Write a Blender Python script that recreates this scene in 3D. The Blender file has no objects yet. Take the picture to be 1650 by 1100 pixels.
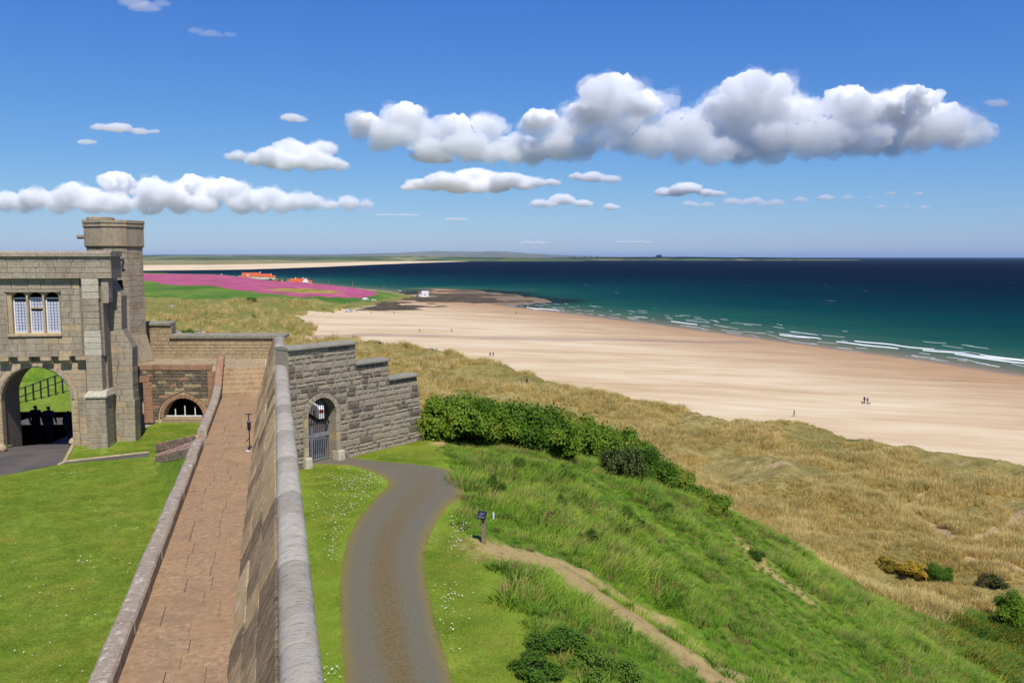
import bpy, bmesh, math, random
import numpy as np
from mathutils import Matrix, Vector
R = math.radians
rng = np.random.default_rng(7)
random.seed(7)
scene = bpy.context.scene
COL = scene.collection
EYE = 40.0                      # metres above the sea
PITCH = math.atan(136 / 1332.0)

# ------------------------------------------------------------------ camera, sky, sun, exposure
cam_d = bpy.data.cameras.new('camera')
cam = bpy.data.objects.new('camera', cam_d)
COL.objects.link(cam)
cam.location = (0, 0, EYE)
cam.rotation_euler = (math.pi / 2 - PITCH, 0, 0)
cam_d.sensor_width = 36.0
cam_d.lens = 36.0 * 1332 / 1650
cam_d.clip_start = 0.1
cam_d.clip_end = 200000
scene.camera = cam

SUN_AZ, SUN_EL = R(163), R(55)          # azimuth measured from +Y towards +X
sun_dir = Vector((math.sin(SUN_AZ) * math.cos(SUN_EL), math.cos(SUN_AZ) * math.cos(SUN_EL), math.sin(SUN_EL)))
world = bpy.data.worlds.new('World')
scene.world = world
world.use_nodes = True
wn = world.node_tree
wn.nodes.clear()
sky = wn.nodes.new('ShaderNodeTexSky')
sky.sky_type = 'NISHITA'
sky.sun_disc = False
sky.sun_elevation = SUN_EL
sky.sun_rotation = SUN_AZ
sky.altitude = 40
sky.air_density = 1.0
sky.dust_density = 0.3
sky.ozone_density = 3.5
bg = wn.nodes.new('ShaderNodeBackground')
bg.inputs['Strength'].default_value = 0.097
wo = wn.nodes.new('ShaderNodeOutputWorld')
# camera-like colour response of the blue: per-channel curve on the whole sky
sp_ = wn.nodes.new('ShaderNodeSeparateColor'); cb_ = wn.nodes.new('ShaderNodeCombineColor')
wn.links.new(sky.outputs[0], sp_.inputs[0])
for ch, (k_, g_) in enumerate(((0.68, 1.3), (0.785, 1.04), (0.95, 0.52))):
    a_ = wn.nodes.new('ShaderNodeMath'); a_.operation = 'MULTIPLY'; a_.inputs[1].default_value = 0.1
    b_ = wn.nodes.new('ShaderNodeMath'); b_.operation = 'POWER'; b_.inputs[1].default_value = g_
    c_ = wn.nodes.new('ShaderNodeMath'); c_.operation = 'MULTIPLY'; c_.inputs[1].default_value = 10 * k_
    wn.links.new(sp_.outputs[ch], a_.inputs[0]); wn.links.new(a_.outputs[0], b_.inputs[0]); wn.links.new(b_.outputs[0], c_.inputs[0]); wn.links.new(c_.outputs[0], cb_.inputs[ch])
wn.links.new(cb_.outputs[0], bg.inputs[0])
wn.links.new(bg.outputs[0], wo.inputs[0])
sl = bpy.data.lights.new('sun', 'SUN')
sl.energy = 4.8
sl.angle = R(0.5)
sl.color = (1.0, 0.955, 0.88)
sun = bpy.data.objects.new('sun', sl)
COL.objects.link(sun)
sun.rotation_euler = sun_dir.to_track_quat('Z', 'Y').to_euler()
scene.view_settings.view_transform = 'Standard'
scene.view_settings.look = 'None'
scene.view_settings.exposure = 0.0
scene.view_settings.gamma = 1.0
scene.render.engine = 'CYCLES'
scene.cycles.use_denoising = True
scene.cycles.max_bounces = 64
scene.cycles.diffuse_bounces = 3
scene.cycles.glossy_bounces = 3
scene.cycles.transparent_max_bounces = 16
scene.cycles.volume_bounces = 64

# ------------------------------------------------------------------ surveying helpers
_c, _s = math.cos(PITCH), math.sin(PITCH)
def sight(px, py):
    a = (px - 825) / 1332.0
    b = -(py - 550) / 1332.0
    return Vector((a, _c + b * _s, -_s + b * _c))
def onz(px, py, z):              # where the sight line meets level z
    d = sight(px, py)
    t = (z - EYE) / d.z
    return Vector((d.x * t, d.y * t, z))
def ony(px, py, Y):              # where it meets the upright plane y = Y
    d = sight(px, py)
    t = Y / d.y
    return Vector((d.x * t, Y, EYE + d.z * t))
HEAD = R(-16.04)                 # heading of the rampart walk
UX, UY = math.sin(HEAD), math.cos(HEAD)
def ram(u, v, z):                # rampart frame: u along the walk, v to its right
    return Vector((u * UX + v * UY, u * UY - v * UX, z))
def to_uv(x, y):
    return x * UX + y * UY, x * UY - y * UX

# ------------------------------------------------------------------ numpy noise
def _hash(ix, iy, seed):
    n = (ix.astype(np.int64) * 374761393 + iy.astype(np.int64) * 668265263 + seed * 1442695041) & 0xffffffff
    n = ((n ^ (n >> 13)) * 1274126177) & 0xffffffff
    return ((n ^ (n >> 16)) & 0xffff) / 65535.0
def vnoise(x, y, seed=0):
    x = np.asarray(x, float); y = np.asarray(y, float)
    ix = np.floor(x); iy = np.floor(y)
    fx = x - ix; fy = y - iy
    fx = fx * fx * (3 - 2 * fx); fy = fy * fy * (3 - 2 * fy)
    a = _hash(ix, iy, seed); b = _hash(ix + 1, iy, seed)
    c = _hash(ix, iy + 1, seed); d = _hash(ix + 1, iy + 1, seed)
    return (a + (b - a) * fx) * (1 - fy) + (c + (d - c) * fx) * fy
def fbm(x, y, oct=4, seed=0):
    t = 0; amp = 0.5; f = 1.0; tot = 0
    for i in range(oct):
        t = t + amp * vnoise(x * f, y * f, seed + i * 17); tot += amp
        amp *= 0.5; f *= 2.03
    return t / tot
def sstep(a, b, x):
    t = np.clip((x - a) / (b - a), 0, 1)
    return t * t * (3 - 2 * t)

# ------------------------------------------------------------------ objects
WM = {}
def place(o, M, parent=None):
    WM[o] = M
    COL.objects.link(o)
    if parent is not None:
        o.parent = parent
        o.matrix_basis = WM[parent].inverted() @ M
    else:
        o.matrix_basis = M
    return o
def tag(o, label=None, cat=None, group=None, kind=None):
    if label: o['label'] = label
    if cat: o['category'] = cat
    if group: o['group'] = group
    if kind: o['kind'] = kind
    return o
def thing(name, loc, label=None, cat=None, group=None, parent=None, rz=0.0):
    o = bpy.data.objects.new(name, None)
    o.empty_display_size = 0.2
    place(o, Matrix.Translation(Vector(loc)) @ Matrix.Rotation(rz, 4, 'Z'), parent)
    return tag(o, label, cat, group)
def mk(name, verts, faces, mat, parent=None, M=None, smooth=False, local=False):
    """mesh object; verts in world space unless local (then in the frame M)"""
    me = bpy.data.meshes.new(name)
    if M is None:
        if parent is not None:
            M = WM[parent].copy()
        else:
            M = Matrix.Identity(4)
    if not local:
        inv = M.inverted()
        verts = [inv @ Vector(v) for v in verts]
    me.from_pydata([tuple(v) for v in verts], [], faces)
    if smooth:
        me.polygons.foreach_set('use_smooth', [True] * len(me.polygons))
    mats = mat if isinstance(mat, (list, tuple)) else [mat]
    for m in mats:
        me.materials.append(m)
    o = bpy.data.objects.new(name, me)
    return place(o, M, parent)
class MB:
    def __init__(s): s.v = []; s.f = []; s.m = []
    def add(s, v, f, m=0):
        n = len(s.v)
        s.v += [Vector(p) for p in v]
        s.f += [tuple(i + n for i in q) for q in f]
        s.m += [m] * len(f)
    def box(s, a, b, m=0, M=None):
        x0, y0, z0 = a; x1, y1, z1 = b
        v = [Vector(p) for p in ((x0,y0,z0),(x1,y0,z0),(x1,y1,z0),(x0,y1,z0),(x0,y0,z1),(x1,y0,z1),(x1,y1,z1),(x0,y1,z1))]
        if M is not None: v = [M @ p for p in v]
        s.add(v, [(0,3,2,1),(4,5,6,7),(0,1,5,4),(1,2,6,5),(2,3,7,6),(3,0,4,7)], m)
    def tube(s, pts, radii, n=8, m=0, cap=True):
        pts = [Vector(p) for p in pts]
        if not isinstance(radii, (list, tuple)): radii = [radii] * len(pts)
        rings = []
        for i, p in enumerate(pts):
            t = (pts[min(i + 1, len(pts) - 1)] - pts[max(i - 1, 0)]).normalized()
            a = t.cross(Vector((0, 0, 1)))
            if a.length < 0.05: a = t.cross(Vector((1, 0, 0)))
            a.normalize(); b = t.cross(a)
            rings.append([p + (a * math.cos(2 * math.pi * k / n) + b * math.sin(2 * math.pi * k / n)) * radii[i] for k in range(n)])
        v = [q for r in rings for q in r]
        f = []
        for i in range(len(pts) - 1):
            for k in range(n):
                f.append((i * n + k, (i + 1) * n + k, (i + 1) * n + (k + 1) % n, i * n + (k + 1) % n))
        if cap:
            f.append(tuple(range(n))); f.append(tuple((len(pts) - 1) * n + k for k in reversed(range(n))))
        s.add(v, f, m)
    def extrude(s, poly, fr, d, m=0):
        """2-D outline (x along the wall, z up) in wall frame fr, d metres deep"""
        n = len(poly)
        v = [fr @ Vector((x, 0, z)) for x, z in poly] + [fr @ Vector((x, d, z)) for x, z in poly]
        f = [tuple(range(n)), tuple(reversed(range(n, 2 * n)))]
        f += [(i, i + n, (i + 1) % n + n, (i + 1) % n) for i in range(n)]
        s.add(v, f, m)
    def obj(s, name, mat, parent=None, M=None, smooth=False, local=False):
        o = mk(name, s.v, s.f, mat, parent, M, smooth, local)
        if any(s.m): o.data.polygons.foreach_set('material_index', s.m)
        return o
def wall_frame(origin, ang):     # x along the wall, y into it, z up
    return Matrix.Translation(Vector(origin)) @ Matrix.Rotation(ang, 4, 'Z')

_slabs = {}
def slab(parent, name, q, depth, mat, gap=0.008, ch=0.014, proud=0.0, rough=0.0):
    """one dressed stone: four front corners (bl, br, tr, tl), chamfered front edges"""
    q = [Vector(p) for p in q]
    xh = (q[1] - q[0]).normalized()
    n = xh.cross(q[3] - q[0])
    if n.length < 1e-6: n = xh.cross(q[2] - q[0])
    n.normalize()
    yh = n.cross(xh)
    p2 = [((p - q[0]).dot(xh), (p - q[0]).dot(yh)) for p in q]
    key = (tuple((round(a, 2), round(b, 2)) for a, b in p2), round(depth, 2), round(gap, 3), round(ch, 3), int(rough * 1000), random.randint(0, 2) if rough else 0, mat.name)
    me = _slabs.get(key)
    if me is None:
        p2 = [Vector((a, b)) for a, b in key[0]]
        def inset(g):
            out = []
            cen = sum(p2, Vector((0, 0))) / 4
            for i in range(4):
                a = p2[i - 1] - p2[i]; b = p2[(i + 1) % 4] - p2[i]
                a = a.normalized() if a.length > 1e-5 else (cen - p2[i]).normalized()
                b = b.normalized() if b.length > 1e-5 else (cen - p2[i]).normalized()
                out.append(p2[i] + (a + b) * g)
            return out
        o_ = inset(gap / 2); i_ = inset(gap / 2 + ch)
        jit = lambda: random.uniform(-rough, rough)
        if rough:
            o_ = [p + Vector((jit(), jit())) for p in o_]
            i_ = [p + Vector((jit(), jit())) for p in i_]
        cen = sum(i_, Vector((0, 0))) / 4
        v = [(p.x, p.y, jit() * 0.5) for p in i_] + [(p.x, p.y, -ch) for p in o_] + [(p.x, p.y, -depth) for p in o_] + [(cen.x, cen.y, rough * 0.6)]
        f = [(0, 1, 12), (1, 2, 12), (2, 3, 12), (3, 0, 12)] if rough else [(0, 1, 2, 3)]
        if not rough: v = v[:12]
        for i in range(4):
            j = (i + 1) % 4
            f.append((i, i + 4, j + 4, j)); f.append((i + 4, i + 8, j + 8, j + 4))
        me = bpy.data.meshes.new(name)
        me.from_pydata(v, [], f)
        me.materials.append(mat)
        _slabs[key] = me
    o = bpy.data.objects.new(name, me)
    P = q[0] + n * proud
    M = Matrix(((xh.x, yh.x, n.x, P.x), (xh.y, yh.y, n.y, P.y), (xh.z, yh.z, n.z, P.z), (0, 0, 0, 1)))
    return place(o, M, parent)

def courses(parent, name, fr, x0, x1, z0, z1, ch, L, depth, mat, holes=(), proud=0.0, pj=0.006, gap=0.009, rough=0.0, var=0.25, pick=None, slope=None, wild=0.0):
    """coursed masonry in wall frame fr; holes: ('arch', xc, r, zspring, zbase) or ('rect', xa, xb, za, zb)"""
    n = max(1, round((z1 - z0) / ch))
    zs = [z0]
    for i in range(n): zs.append(zs[-1] + (z1 - z0) / n * (1 + (random.uniform(-var, var) * 0.5 if n > 2 else 0)))
    k = (z1 - z0) / (zs[-1] - z0)
    zs = [z0 + (z - z0) * k for z in zs]
    for i in range(n):
        a, b = zs[i], zs[i + 1]
        segs = [(x0, x0, x1, x1)]
        if slope: segs = [slope(a, b)]
        for h in holes:
            new = []
            if h[0] == 'arch':
                _, xc, r, zsp, zb = h
                if b <= zb + 0.02 or a >= zsp + r: continue
                hw = lambda z: r if z <= zsp else math.sqrt(max(r * r - (z - zsp) ** 2, 0))
                la, lb, ra, rb = xc - hw(a), xc - hw(b), xc + hw(a), xc + hw(b)
            else:
                _, xa, xb, za, zb = h
                if min(b, zb) - max(a, za) < 0.5 * (b - a): continue
                la = lb = xa; ra = rb = xb
            for (s0, s1, e0, e1) in segs:
                if la > s0 and lb > s1 and la < e0 + 1e-6: new.append((s0, s1, la, lb))
                if ra < e0 and rb < e1 and ra > s0 - 1e-6: new.append((ra, rb, e0, e1))
                if ra <= s0 or la >= e0: new.append((s0, s1, e0, e1))
            segs = new
        for (s0, s1, e0, e1) in segs:
            js = []
            lo, hi = max(s0, s1), min(e0, e1)
            x = lo + L * random.uniform(0.45, 1.1)
            while x < hi - 0.35 * L:
                js.append(round(x, 2)); x += L * random.uniform(1 - var, 1 + var)
            A0, A1 = s0, s1
            for j in js + [None]:
                B0, B1 = (e0, e1) if j is None else (j, j)
                if max(B0 - A0, B1 - A1) > 0.03:
                    m = pick() if pick else mat
                    w_ = lambda: random.uniform(-.2, 1) * wild
                    slab(parent, name, [fr @ Vector((A0 + w_(), 0, a + w_())), fr @ Vector((B0 - w_(), 0, a + w_())), fr @ Vector((B1 - w_(), 0, b - w_())), fr @ Vector((A1 + w_(), 0, b - w_()))],
                         depth, m, gap, 0.012, proud + random.uniform(-pj, pj), rough)
                A0, A1 = B0, B1
def ring(parent, name, fr, xc, zs, r0, r1, n, depth, mat, proud=0.0, gap=0.008, a0=0.0, a1=math.pi):
    for i in range(n):
        t0 = a1 + (a0 - a1) * i / n; t1 = a1 + (a0 - a1) * (i + 1) / n
        P = lambda r, t: fr @ Vector((xc + r * math.cos(t), 0, zs + r * math.sin(t)))
        slab(parent, name, [P(r0, t0), P(r0, t1), P(r1, t1), P(r1, t0)], depth, mat, gap, 0.01, proud + random.uniform(-.003, .003))
def arch_outline(x0, x1, zb, zt, xc, r, zs, n=20):
    pts = [(x0, zb), (xc - r, zb)]
    pts += [(xc - r * math.cos(math.pi * i / n), zs + r * math.sin(math.pi * i / n)) for i in range(n + 1)]
    return pts + [(xc + r, zb), (x1, zb), (x1, zt), (x0, zt)]

# ------------------------------------------------------------------ materials
def C(r, g, b):
    f = lambda v: ((v / 255 + 0.055) / 1.055) ** 2.4 if v > 10 else v / 255 / 12.92
    return (f(r), f(g), f(b), 1)
class NT:
    def __init__(s, name, rough=0.9, spec=0.2):
        s.mat = bpy.data.materials.new(name); s.mat.use_nodes = True
        s.t = s.mat.node_tree; s.b = s.t.nodes['Principled BSDF']
        s.b.inputs['Roughness'].default_value = rough
        s.b.inputs['Specular IOR Level'].default_value = spec
        s.out = s.t.nodes['Material Output']
    def n(s, t): return s.t.nodes.new(t)
    def l(s, a, b): s.t.links.new(a, b)
    def val(s, sock, v):
        if hasattr(v, 'is_linked') or hasattr(v, 'links'): s.l(v, sock)
        else: sock.default_value = v
    def pos(s, scale=(1, 1, 1), rot=(0, 0, 0)):
        g = s.n('ShaderNodeNewGeometry'); m = s.n('ShaderNodeMapping')
        m.inputs['Scale'].default_value = scale; m.inputs['Rotation'].default_value = rot
        s.l(g.outputs['Position'], m.inputs[0]); return m.outputs[0]
    def obj(s, scale=(1, 1, 1)):
        g = s.n('ShaderNodeTexCoord'); m = s.n('ShaderNodeMapping'); m.inputs['Scale'].default_value = scale
        s.l(g.outputs['Object'], m.inputs[0]); return m.outputs[0]
    def noise(s, vec, scale, detail=5, rough=0.55, dist=0.0):
        t = s.n('ShaderNodeTexNoise'); s.l(vec, t.inputs['Vector'])
        t.inputs['Scale'].default_value = scale; t.inputs['Detail'].default_value = detail
        t.inputs['Roughness'].default_value = rough; t.inputs['Distortion'].default_value = dist
        return t.outputs['Fac']
    def ramp(s, fac, stops, interp='LINEAR'):
        t = s.n('ShaderNodeValToRGB'); s.l(fac, t.inputs[0]); t.color_ramp.interpolation = interp
        e = t.color_ramp.elements
        while len(e) < len(stops): e.new(0.5)
        for i, (p, c) in enumerate(stops):
            e[i].position = p; e[i].color = c if isinstance(c, tuple) else (c, c, c, 1)
        return t.outputs[0]
    def mix(s, fac, a, b, mode='MIX'):
        t = s.n('ShaderNodeMix'); t.data_type = 'RGBA'; t.blend_type = mode; t.clamp_factor = True
        s.val(t.inputs[0], fac); s.val(t.inputs[6], a); s.val(t.inputs[7], b); return t.outputs[2]
    def math(s, op, a, b=0.0, c=0.0):
        t = s.n('ShaderNodeMath'); t.operation = op
        s.val(t.inputs[0], a); s.val(t.inputs[1], b); s.val(t.inputs[2], c); return t.outputs[0]
    def attr(s, name):
        t = s.n('ShaderNodeAttribute'); t.attribute_name = name; return t.outputs['Fac']
    def rand(s):
        return s.n('ShaderNodeObjectInfo').outputs['Random']
    def bump(s, h, strength=0.3, dist=0.02):
        t = s.n('ShaderNodeBump'); t.inputs['Strength'].default_value = strength; t.inputs['Distance'].default_value = dist
        s.l(h, t.inputs['Height']); s.l(t.outputs[0], s.b.inputs['Normal'])
    def col(s, c): s.val(s.b.inputs['Base Color'], c); return s
    def edge(s, mask, vec, scale, amt=0.5, w=0.12):     # roughen the border of a 0..1 mask
        nz = s.noise(vec, scale, 6, 0.65)
        m = s.math('ADD', mask, s.math('MULTIPLY', s.math('SUBTRACT', nz, 0.5), amt))
        return s.ramp(m, [(0.5 - w, 0.0), (0.5 + w, 1.0)])

def stone_mat(name, cols, stain=None, stain_amt=0.5, lichen=None, scale=1.0, bump=0.5, per=0.6):
    m = NT(name, 0.92, 0.15)
    p = m.pos()
    n1 = m.noise(p, 1.3 * scale, 6, 0.6); n2 = m.noise(p, 9 * scale, 6, 0.65); n3 = m.noise(p, 60 * scale, 4, 0.7)
    f = m.math('ADD', m.math('MULTIPLY', m.rand(), per), m.math('MULTIPLY', n2, 1 - per))
    k = len(cols)
    c = m.ramp(f, [(0.08 + 0.84 * i / max(k - 1, 1), C(*x)) for i, x in enumerate(cols)])
    c = m.mix(m.ramp(n3, [(0.4, 0.0), (0.7, 0.4)]), c, (0.42, 0.38, 0.31, 1))
    c = m.mix(m.ramp(m.noise(p, 26 * scale, 5, 0.7), [(0.28, 0.55), (0.46, 0.0)]), c, (0.09, 0.075, 0.06, 1))
    c = m.mix(0.85, c, m.mix(1.0, c, m.ramp(n2, [(0.28, (0.66, 0.64, 0.61, 1)), (0.72, (1.28, 1.26, 1.22, 1))]), 'MULTIPLY'))
    if stain:
        sv = m.pos((1.6, 1.6, 0.45))
        c = m.mix(m.math('MULTIPLY', m.ramp(m.noise(sv, 1.1 * scale, 6, 0.65), [(0.48, 0.0), (0.68, 1.0)]), stain_amt), c, C(*stain))
    if lichen:
        c = m.mix(m.math('MULTIPLY', m.ramp(m.noise(p, 4.2 * scale, 8, 0.7), [(0.56, 0.0), (0.66, 1.0)]), 0.7), c, C(*lichen))
    m.col(c)
    m.bump(m.math('ADD', n2, m.math('MULTIPLY', n3, 0.5)), bump, 0.02)
    return m.mat
def plain(name, col, rough=0.7, spec=0.3, var=0.15, scale=6, metal=0.0):
    m = NT(name, rough, spec)
    n = m.noise(m.pos(), scale, 5, 0.6)
    c = C(*col); d = tuple(x * (1 - var * 2) for x in c[:3]) + (1,); e = tuple(min(1, x * (1 + var)) for x in c[:3]) + (1,)
    m.col(m.ramp(n, [(0.3, d), (0.7, e)]))
    m.b.inputs['Metallic'].default_value = metal
    m.bump(n, 0.15, 0.01)
    return m.mat

M_ash = stone_mat('ashlar', [(144, 132, 114), (158, 146, 127), (166, 153, 132), (162, 148, 126), (170, 153, 128)], stain=(112, 98, 80), stain_amt=0.45)
M_ash_warm = stone_mat('ashlar_warm', [(176, 155, 122), (186, 165, 130), (170, 150, 120)], stain=(130, 108, 76), stain_amt=0.4)
M_ash_pale = stone_mat('ashlar_pale', [(180, 172, 152), (194, 186, 166), (170, 162, 144)])
M_tower = stone_mat('tower_stone', [(136, 122, 102), (156, 140, 114), (166, 150, 122), (147, 132, 112)], stain=(112, 96, 84), stain_amt=0.6)
M_mortar = stone_mat('mortar', [(124, 112, 94), (134, 122, 104)], per=0.2)
M_mort_pale = stone_mat('mortar_pale', [(196, 180, 152), (206, 192, 164)], per=0.2)
M_red = stone_mat('red_sandstone', [(154, 110, 84), (170, 124, 94), (148, 114, 90)], stain=(110, 78, 60), stain_amt=0.5)
M_dark = stone_mat('sooty_stone', [(98, 82, 66), (116, 100, 80), (84, 72, 62), (128, 108, 82)], stain=(58, 52, 46), stain_amt=0.6)
M_rub = stone_mat('grey_rubble', [(128, 120, 110), (142, 134, 124), (136, 126, 112), (122, 116, 108)], stain=(150, 132, 104), stain_amt=0.3, rough=0) if False else stone_mat('grey_rubble', [(138, 128, 112), (152, 141, 124), (148, 135, 114), (134, 125, 110)], stain=(166, 146, 112), stain_amt=0.45, per=0.35)
M_whin = stone_mat('dark_whinstone', [(84, 73, 62), (104, 92, 78), (92, 80, 68)], per=0.7)
M_rubmort = stone_mat('rubble_mortar', [(146, 136, 119), (156, 146, 128)], stain=(172, 158, 132), stain_amt=0.5, per=0.2)
M_capgrey = stone_mat('cap_stone', [(128, 124, 110), (142, 138, 122)], lichen=(118, 118, 84))
M_flag = stone_mat('flagstone', [(144, 112, 78), (158, 124, 86), (152, 121, 87), (164, 132, 92), (148, 119, 90)], stain=(128, 106, 82), stain_amt=0.6, per=0.35, bump=0.35)
M_kerb = stone_mat('kerb_stone', [(150, 134, 114), (164, 148, 128), (148, 134, 116)], stain=(118, 102, 86), stain_amt=0.4, lichen=(222, 214, 198), scale=1.6)
M_step = stone_mat('step_stone', [(172, 146, 110), (182, 156, 118)], stain=(130, 106, 82))
M_terr = stone_mat('terrace_stone', [(178, 156, 118), (166, 146, 112), (156, 136, 108)], stain=(130, 112, 88), stain_amt=0.5)
M_rubpink = stone_mat('pink_rubble', [(170, 134, 108), (156, 124, 102), (184, 152, 126)], stain=(120, 96, 80), lichen=(206, 194, 176))
def batter_mat():
    m = NT('batter_stone', 0.95, 0.1)
    p = m.pos((1, 1, 1), (0, 0, -HEAD + R(34)))
    g = m.n('ShaderNodeMapping'); g.inputs['Scale'].default_value = (9, 0.9, 3); m.l(p, g.inputs[0])
    st = m.noise(g.outputs[0], 1.6, 8, 0.74, 0.3); st2 = m.noise(m.pos(), 6, 6, 0.6)
    f = m.math('ADD', m.math('MULTIPLY', st, 0.75), m.math('MULTIPLY', m.rand(), 0.25))
    c = m.ramp(f, [(0.3, C(70, 58, 46)), (0.42, C(142, 120, 92)), (0.52, C(184, 158, 120)), (0.6, C(214, 182, 124)), (0.72, C(236, 222, 190))])
    c = m.mix(m.math('MULTIPLY', st2, 0.35), c, C(160, 142, 116))
    m.col(c); m.bump(st, 1.0, 0.09)
    return m.mat
M_batter = batter_mat()
def coping_mat():
    m = NT('coping_stone', 0.9, 0.15)
    p = m.pos((1, 1, 1), (0, 0, -HEAD + R(50)))
    g = m.n('ShaderNodeMapping'); g.inputs['Scale'].default_value = (9, 1.6, 5); m.l(p, g.inputs[0])
    st = m.noise(g.outputs[0], 2.2, 8, 0.72); n2 = m.noise(m.pos(), 3, 6, 0.6); n3 = m.noise(m.pos(), 70, 3, 0.7)
    c = m.ramp(m.math('ADD', m.math('MULTIPLY', n2, 0.6), m.math('MULTIPLY', m.rand(), 0.4)), [(0.25, C(150, 141, 123)), (0.5, C(174, 165, 146)), (0.75, C(192, 183, 164))])
    c = m.mix(m.ramp(st, [(0.56, 0.0), (0.63, 0.8)]), c, C(92, 84, 72))
    c = m.mix(m.ramp(st, [(0.34, 0.7), (0.44, 0.0)]), c, C(208, 201, 186))
    c = m.mix(m.ramp(n3, [(0.35, 0.5), (0.6, 0.0)]), c, C(116, 108, 96))
    c = m.mix(m.ramp(m.noise(m.pos(), 12, 6, 0.7), [(0.56, 0.0), (0.66, 0.6)]), c, C(136, 132, 96))
    m.col(c); m.bump(m.math('ADD', st, m.math('MULTIPLY', n3, 0.4)), 0.5, 0.02)
    return m.mat
M_coping = coping_mat()
M_iron = plain('painted_iron', (40, 42, 46), 0.5, 0.4)
M_galv = plain('pale_grey_iron', (128, 130, 134), 0.5, 0.4)
M_black = plain('opening_shade', (14, 13, 13), 0.95, 0.0)  # near-black colour stands in for the unlit depth of openings
M_white = plain('white_paint', (226, 226, 222), 0.6, 0.3, 0.05)
M_lead = plain('lead', (88, 88, 92), 0.6, 0.3)
M_wood = plain('weathered_wood', (150, 132, 106), 0.85, 0.2, 0.2, 14)
M_signblue = plain('sign_blue_black', (28, 32, 52), 0.4, 0.4, 0.1)
M_roofred = plain('red_roof_tile', (196, 96, 62), 0.85, 0.1, 0.18, 0.6)
M_harl = plain('white_harling', (232, 230, 224), 0.9, 0.1, 0.05, 1)
M_slate = plain('slate', (90, 86, 88), 0.8)
M_glass = plain('dark_glass', (30, 36, 44), 0.1, 0.6, 0.1)
M_asph = NT('asphalt', 0.95, 0.15)
_p = M_asph.pos()
_n = M_asph.noise(_p, 90, 4, 0.7)
M_asph.col(M_asph.mix(M_asph.ramp(M_asph.noise(_p, 0.8, 6, 0.6), [(0.4, 0.0), (0.7, 0.6)]), M_asph.ramp(_n, [(0.3, C(70, 66, 64)), (0.7, C(96, 90, 86))]), C(112, 102, 92)))
M_asph.bump(_n, 0.4, 0.01)
M_asph = M_asph.mat

# ------------------------------------------------------------------ the land: one height function
def poly_sd(P, x, y):            # signed distance to a closed polygon, positive inside
    P = np.asarray(P, float)
    d = np.full(np.shape(x), 1e18); ins = np.zeros(np.shape(x), bool)
    for i in range(len(P)):
        a = P[i]; b = P[(i + 1) % len(P)]
        ex, ey = b - a
        t = np.clip(((x - a[0]) * ex + (y - a[1]) * ey) / (ex * ex + ey * ey + 1e-12), 0, 1)
        d = np.minimum(d, (x - a[0] - t * ex) ** 2 + (y - a[1] - t * ey) ** 2)
        cr = (a[1] > y) != (b[1] > y)
        with np.errstate(divide='ignore', invalid='ignore'):
            ins ^= cr & (x < (b[0] - a[0]) * (y - a[1]) / (b[1] - a[1] + 1e-18) + a[0])
    return np.where(ins, 1, -1) * np.sqrt(d)
def line_d(P, x, y):             # distance to a polyline
    d = np.full(np.shape(x), 1e18)
    for a, b in zip(P[:-1], P[1:]):
        ex, ey = b[0] - a[0], b[1] - a[1]
        t = np.clip(((x - a[0]) * ex + (y - a[1]) * ey) / (ex * ex + ey * ey + 1e-12), 0, 1)
        d = np.minimum(d, (x - a[0] - t * ex) ** 2 + (y - a[1] - t * ey) ** 2)
    return np.sqrt(d)
def land_level(Y): return 8.5 + 3.0 * float(sstep(450, 1000, np.array(Y)))
def onland(px, py):
    z = 9.0
    for _ in range(8): z = land_level(onz(px, py, z).y)
    p = onz(px, py, z); return (p.x, p.y)
Z2 = lambda L, z: [tuple(onz(a, b, z)[:2]) for a, b in L]

# vegetated land (dunes, links and fields)
veg = Z2([(3400, 1300), (2400, 930), (1900, 805), (1650, 752), (1500, 729), (1250, 694), (1100, 667), (960, 635), (870, 607), (750, 574), (650, 559), (575, 553), (520, 548), (455, 545)], 6.5)
veg += Z2([(485, 539), (517, 527), (503, 512), (476, 503), (492, 499), (545, 496), (600, 487), (650, 475), (700, 466)], 6.0)
veg += [onland(*p) for p in [(690, 463), (668, 461.5), (640, 455), (600, 452), (505, 446), (440, 439.5), (235, 436)]]
veg += [(-1400, 1900), (-4000, 2300), (-4000, -200), (300, -200)]
# tide line
shore = Z2([(3400, 860), (2300, 690), (1900, 637), (1650, 604), (1500, 581), (1300, 555), (1100, 528), (950, 509), (870, 499), (800, 491), (740, 487), (700, 482)], 0.0)
sea_poly = shore + [(-60, 1000), (-100, 1050)] + [veg[i] for i in range(23, 30)] + [(-1400, 1900), (-4000, 2300), (-4000, 90000), (90000, 90000), (90000, 100)]
rock_poly = Z2([(560, 506), (600, 491), (640, 479), (690, 468), (760, 466), (820, 472), (872, 479), (905, 484), (830, 488), (790, 491), (750, 492), (700, 499), (630, 507)], 1.0)

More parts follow.
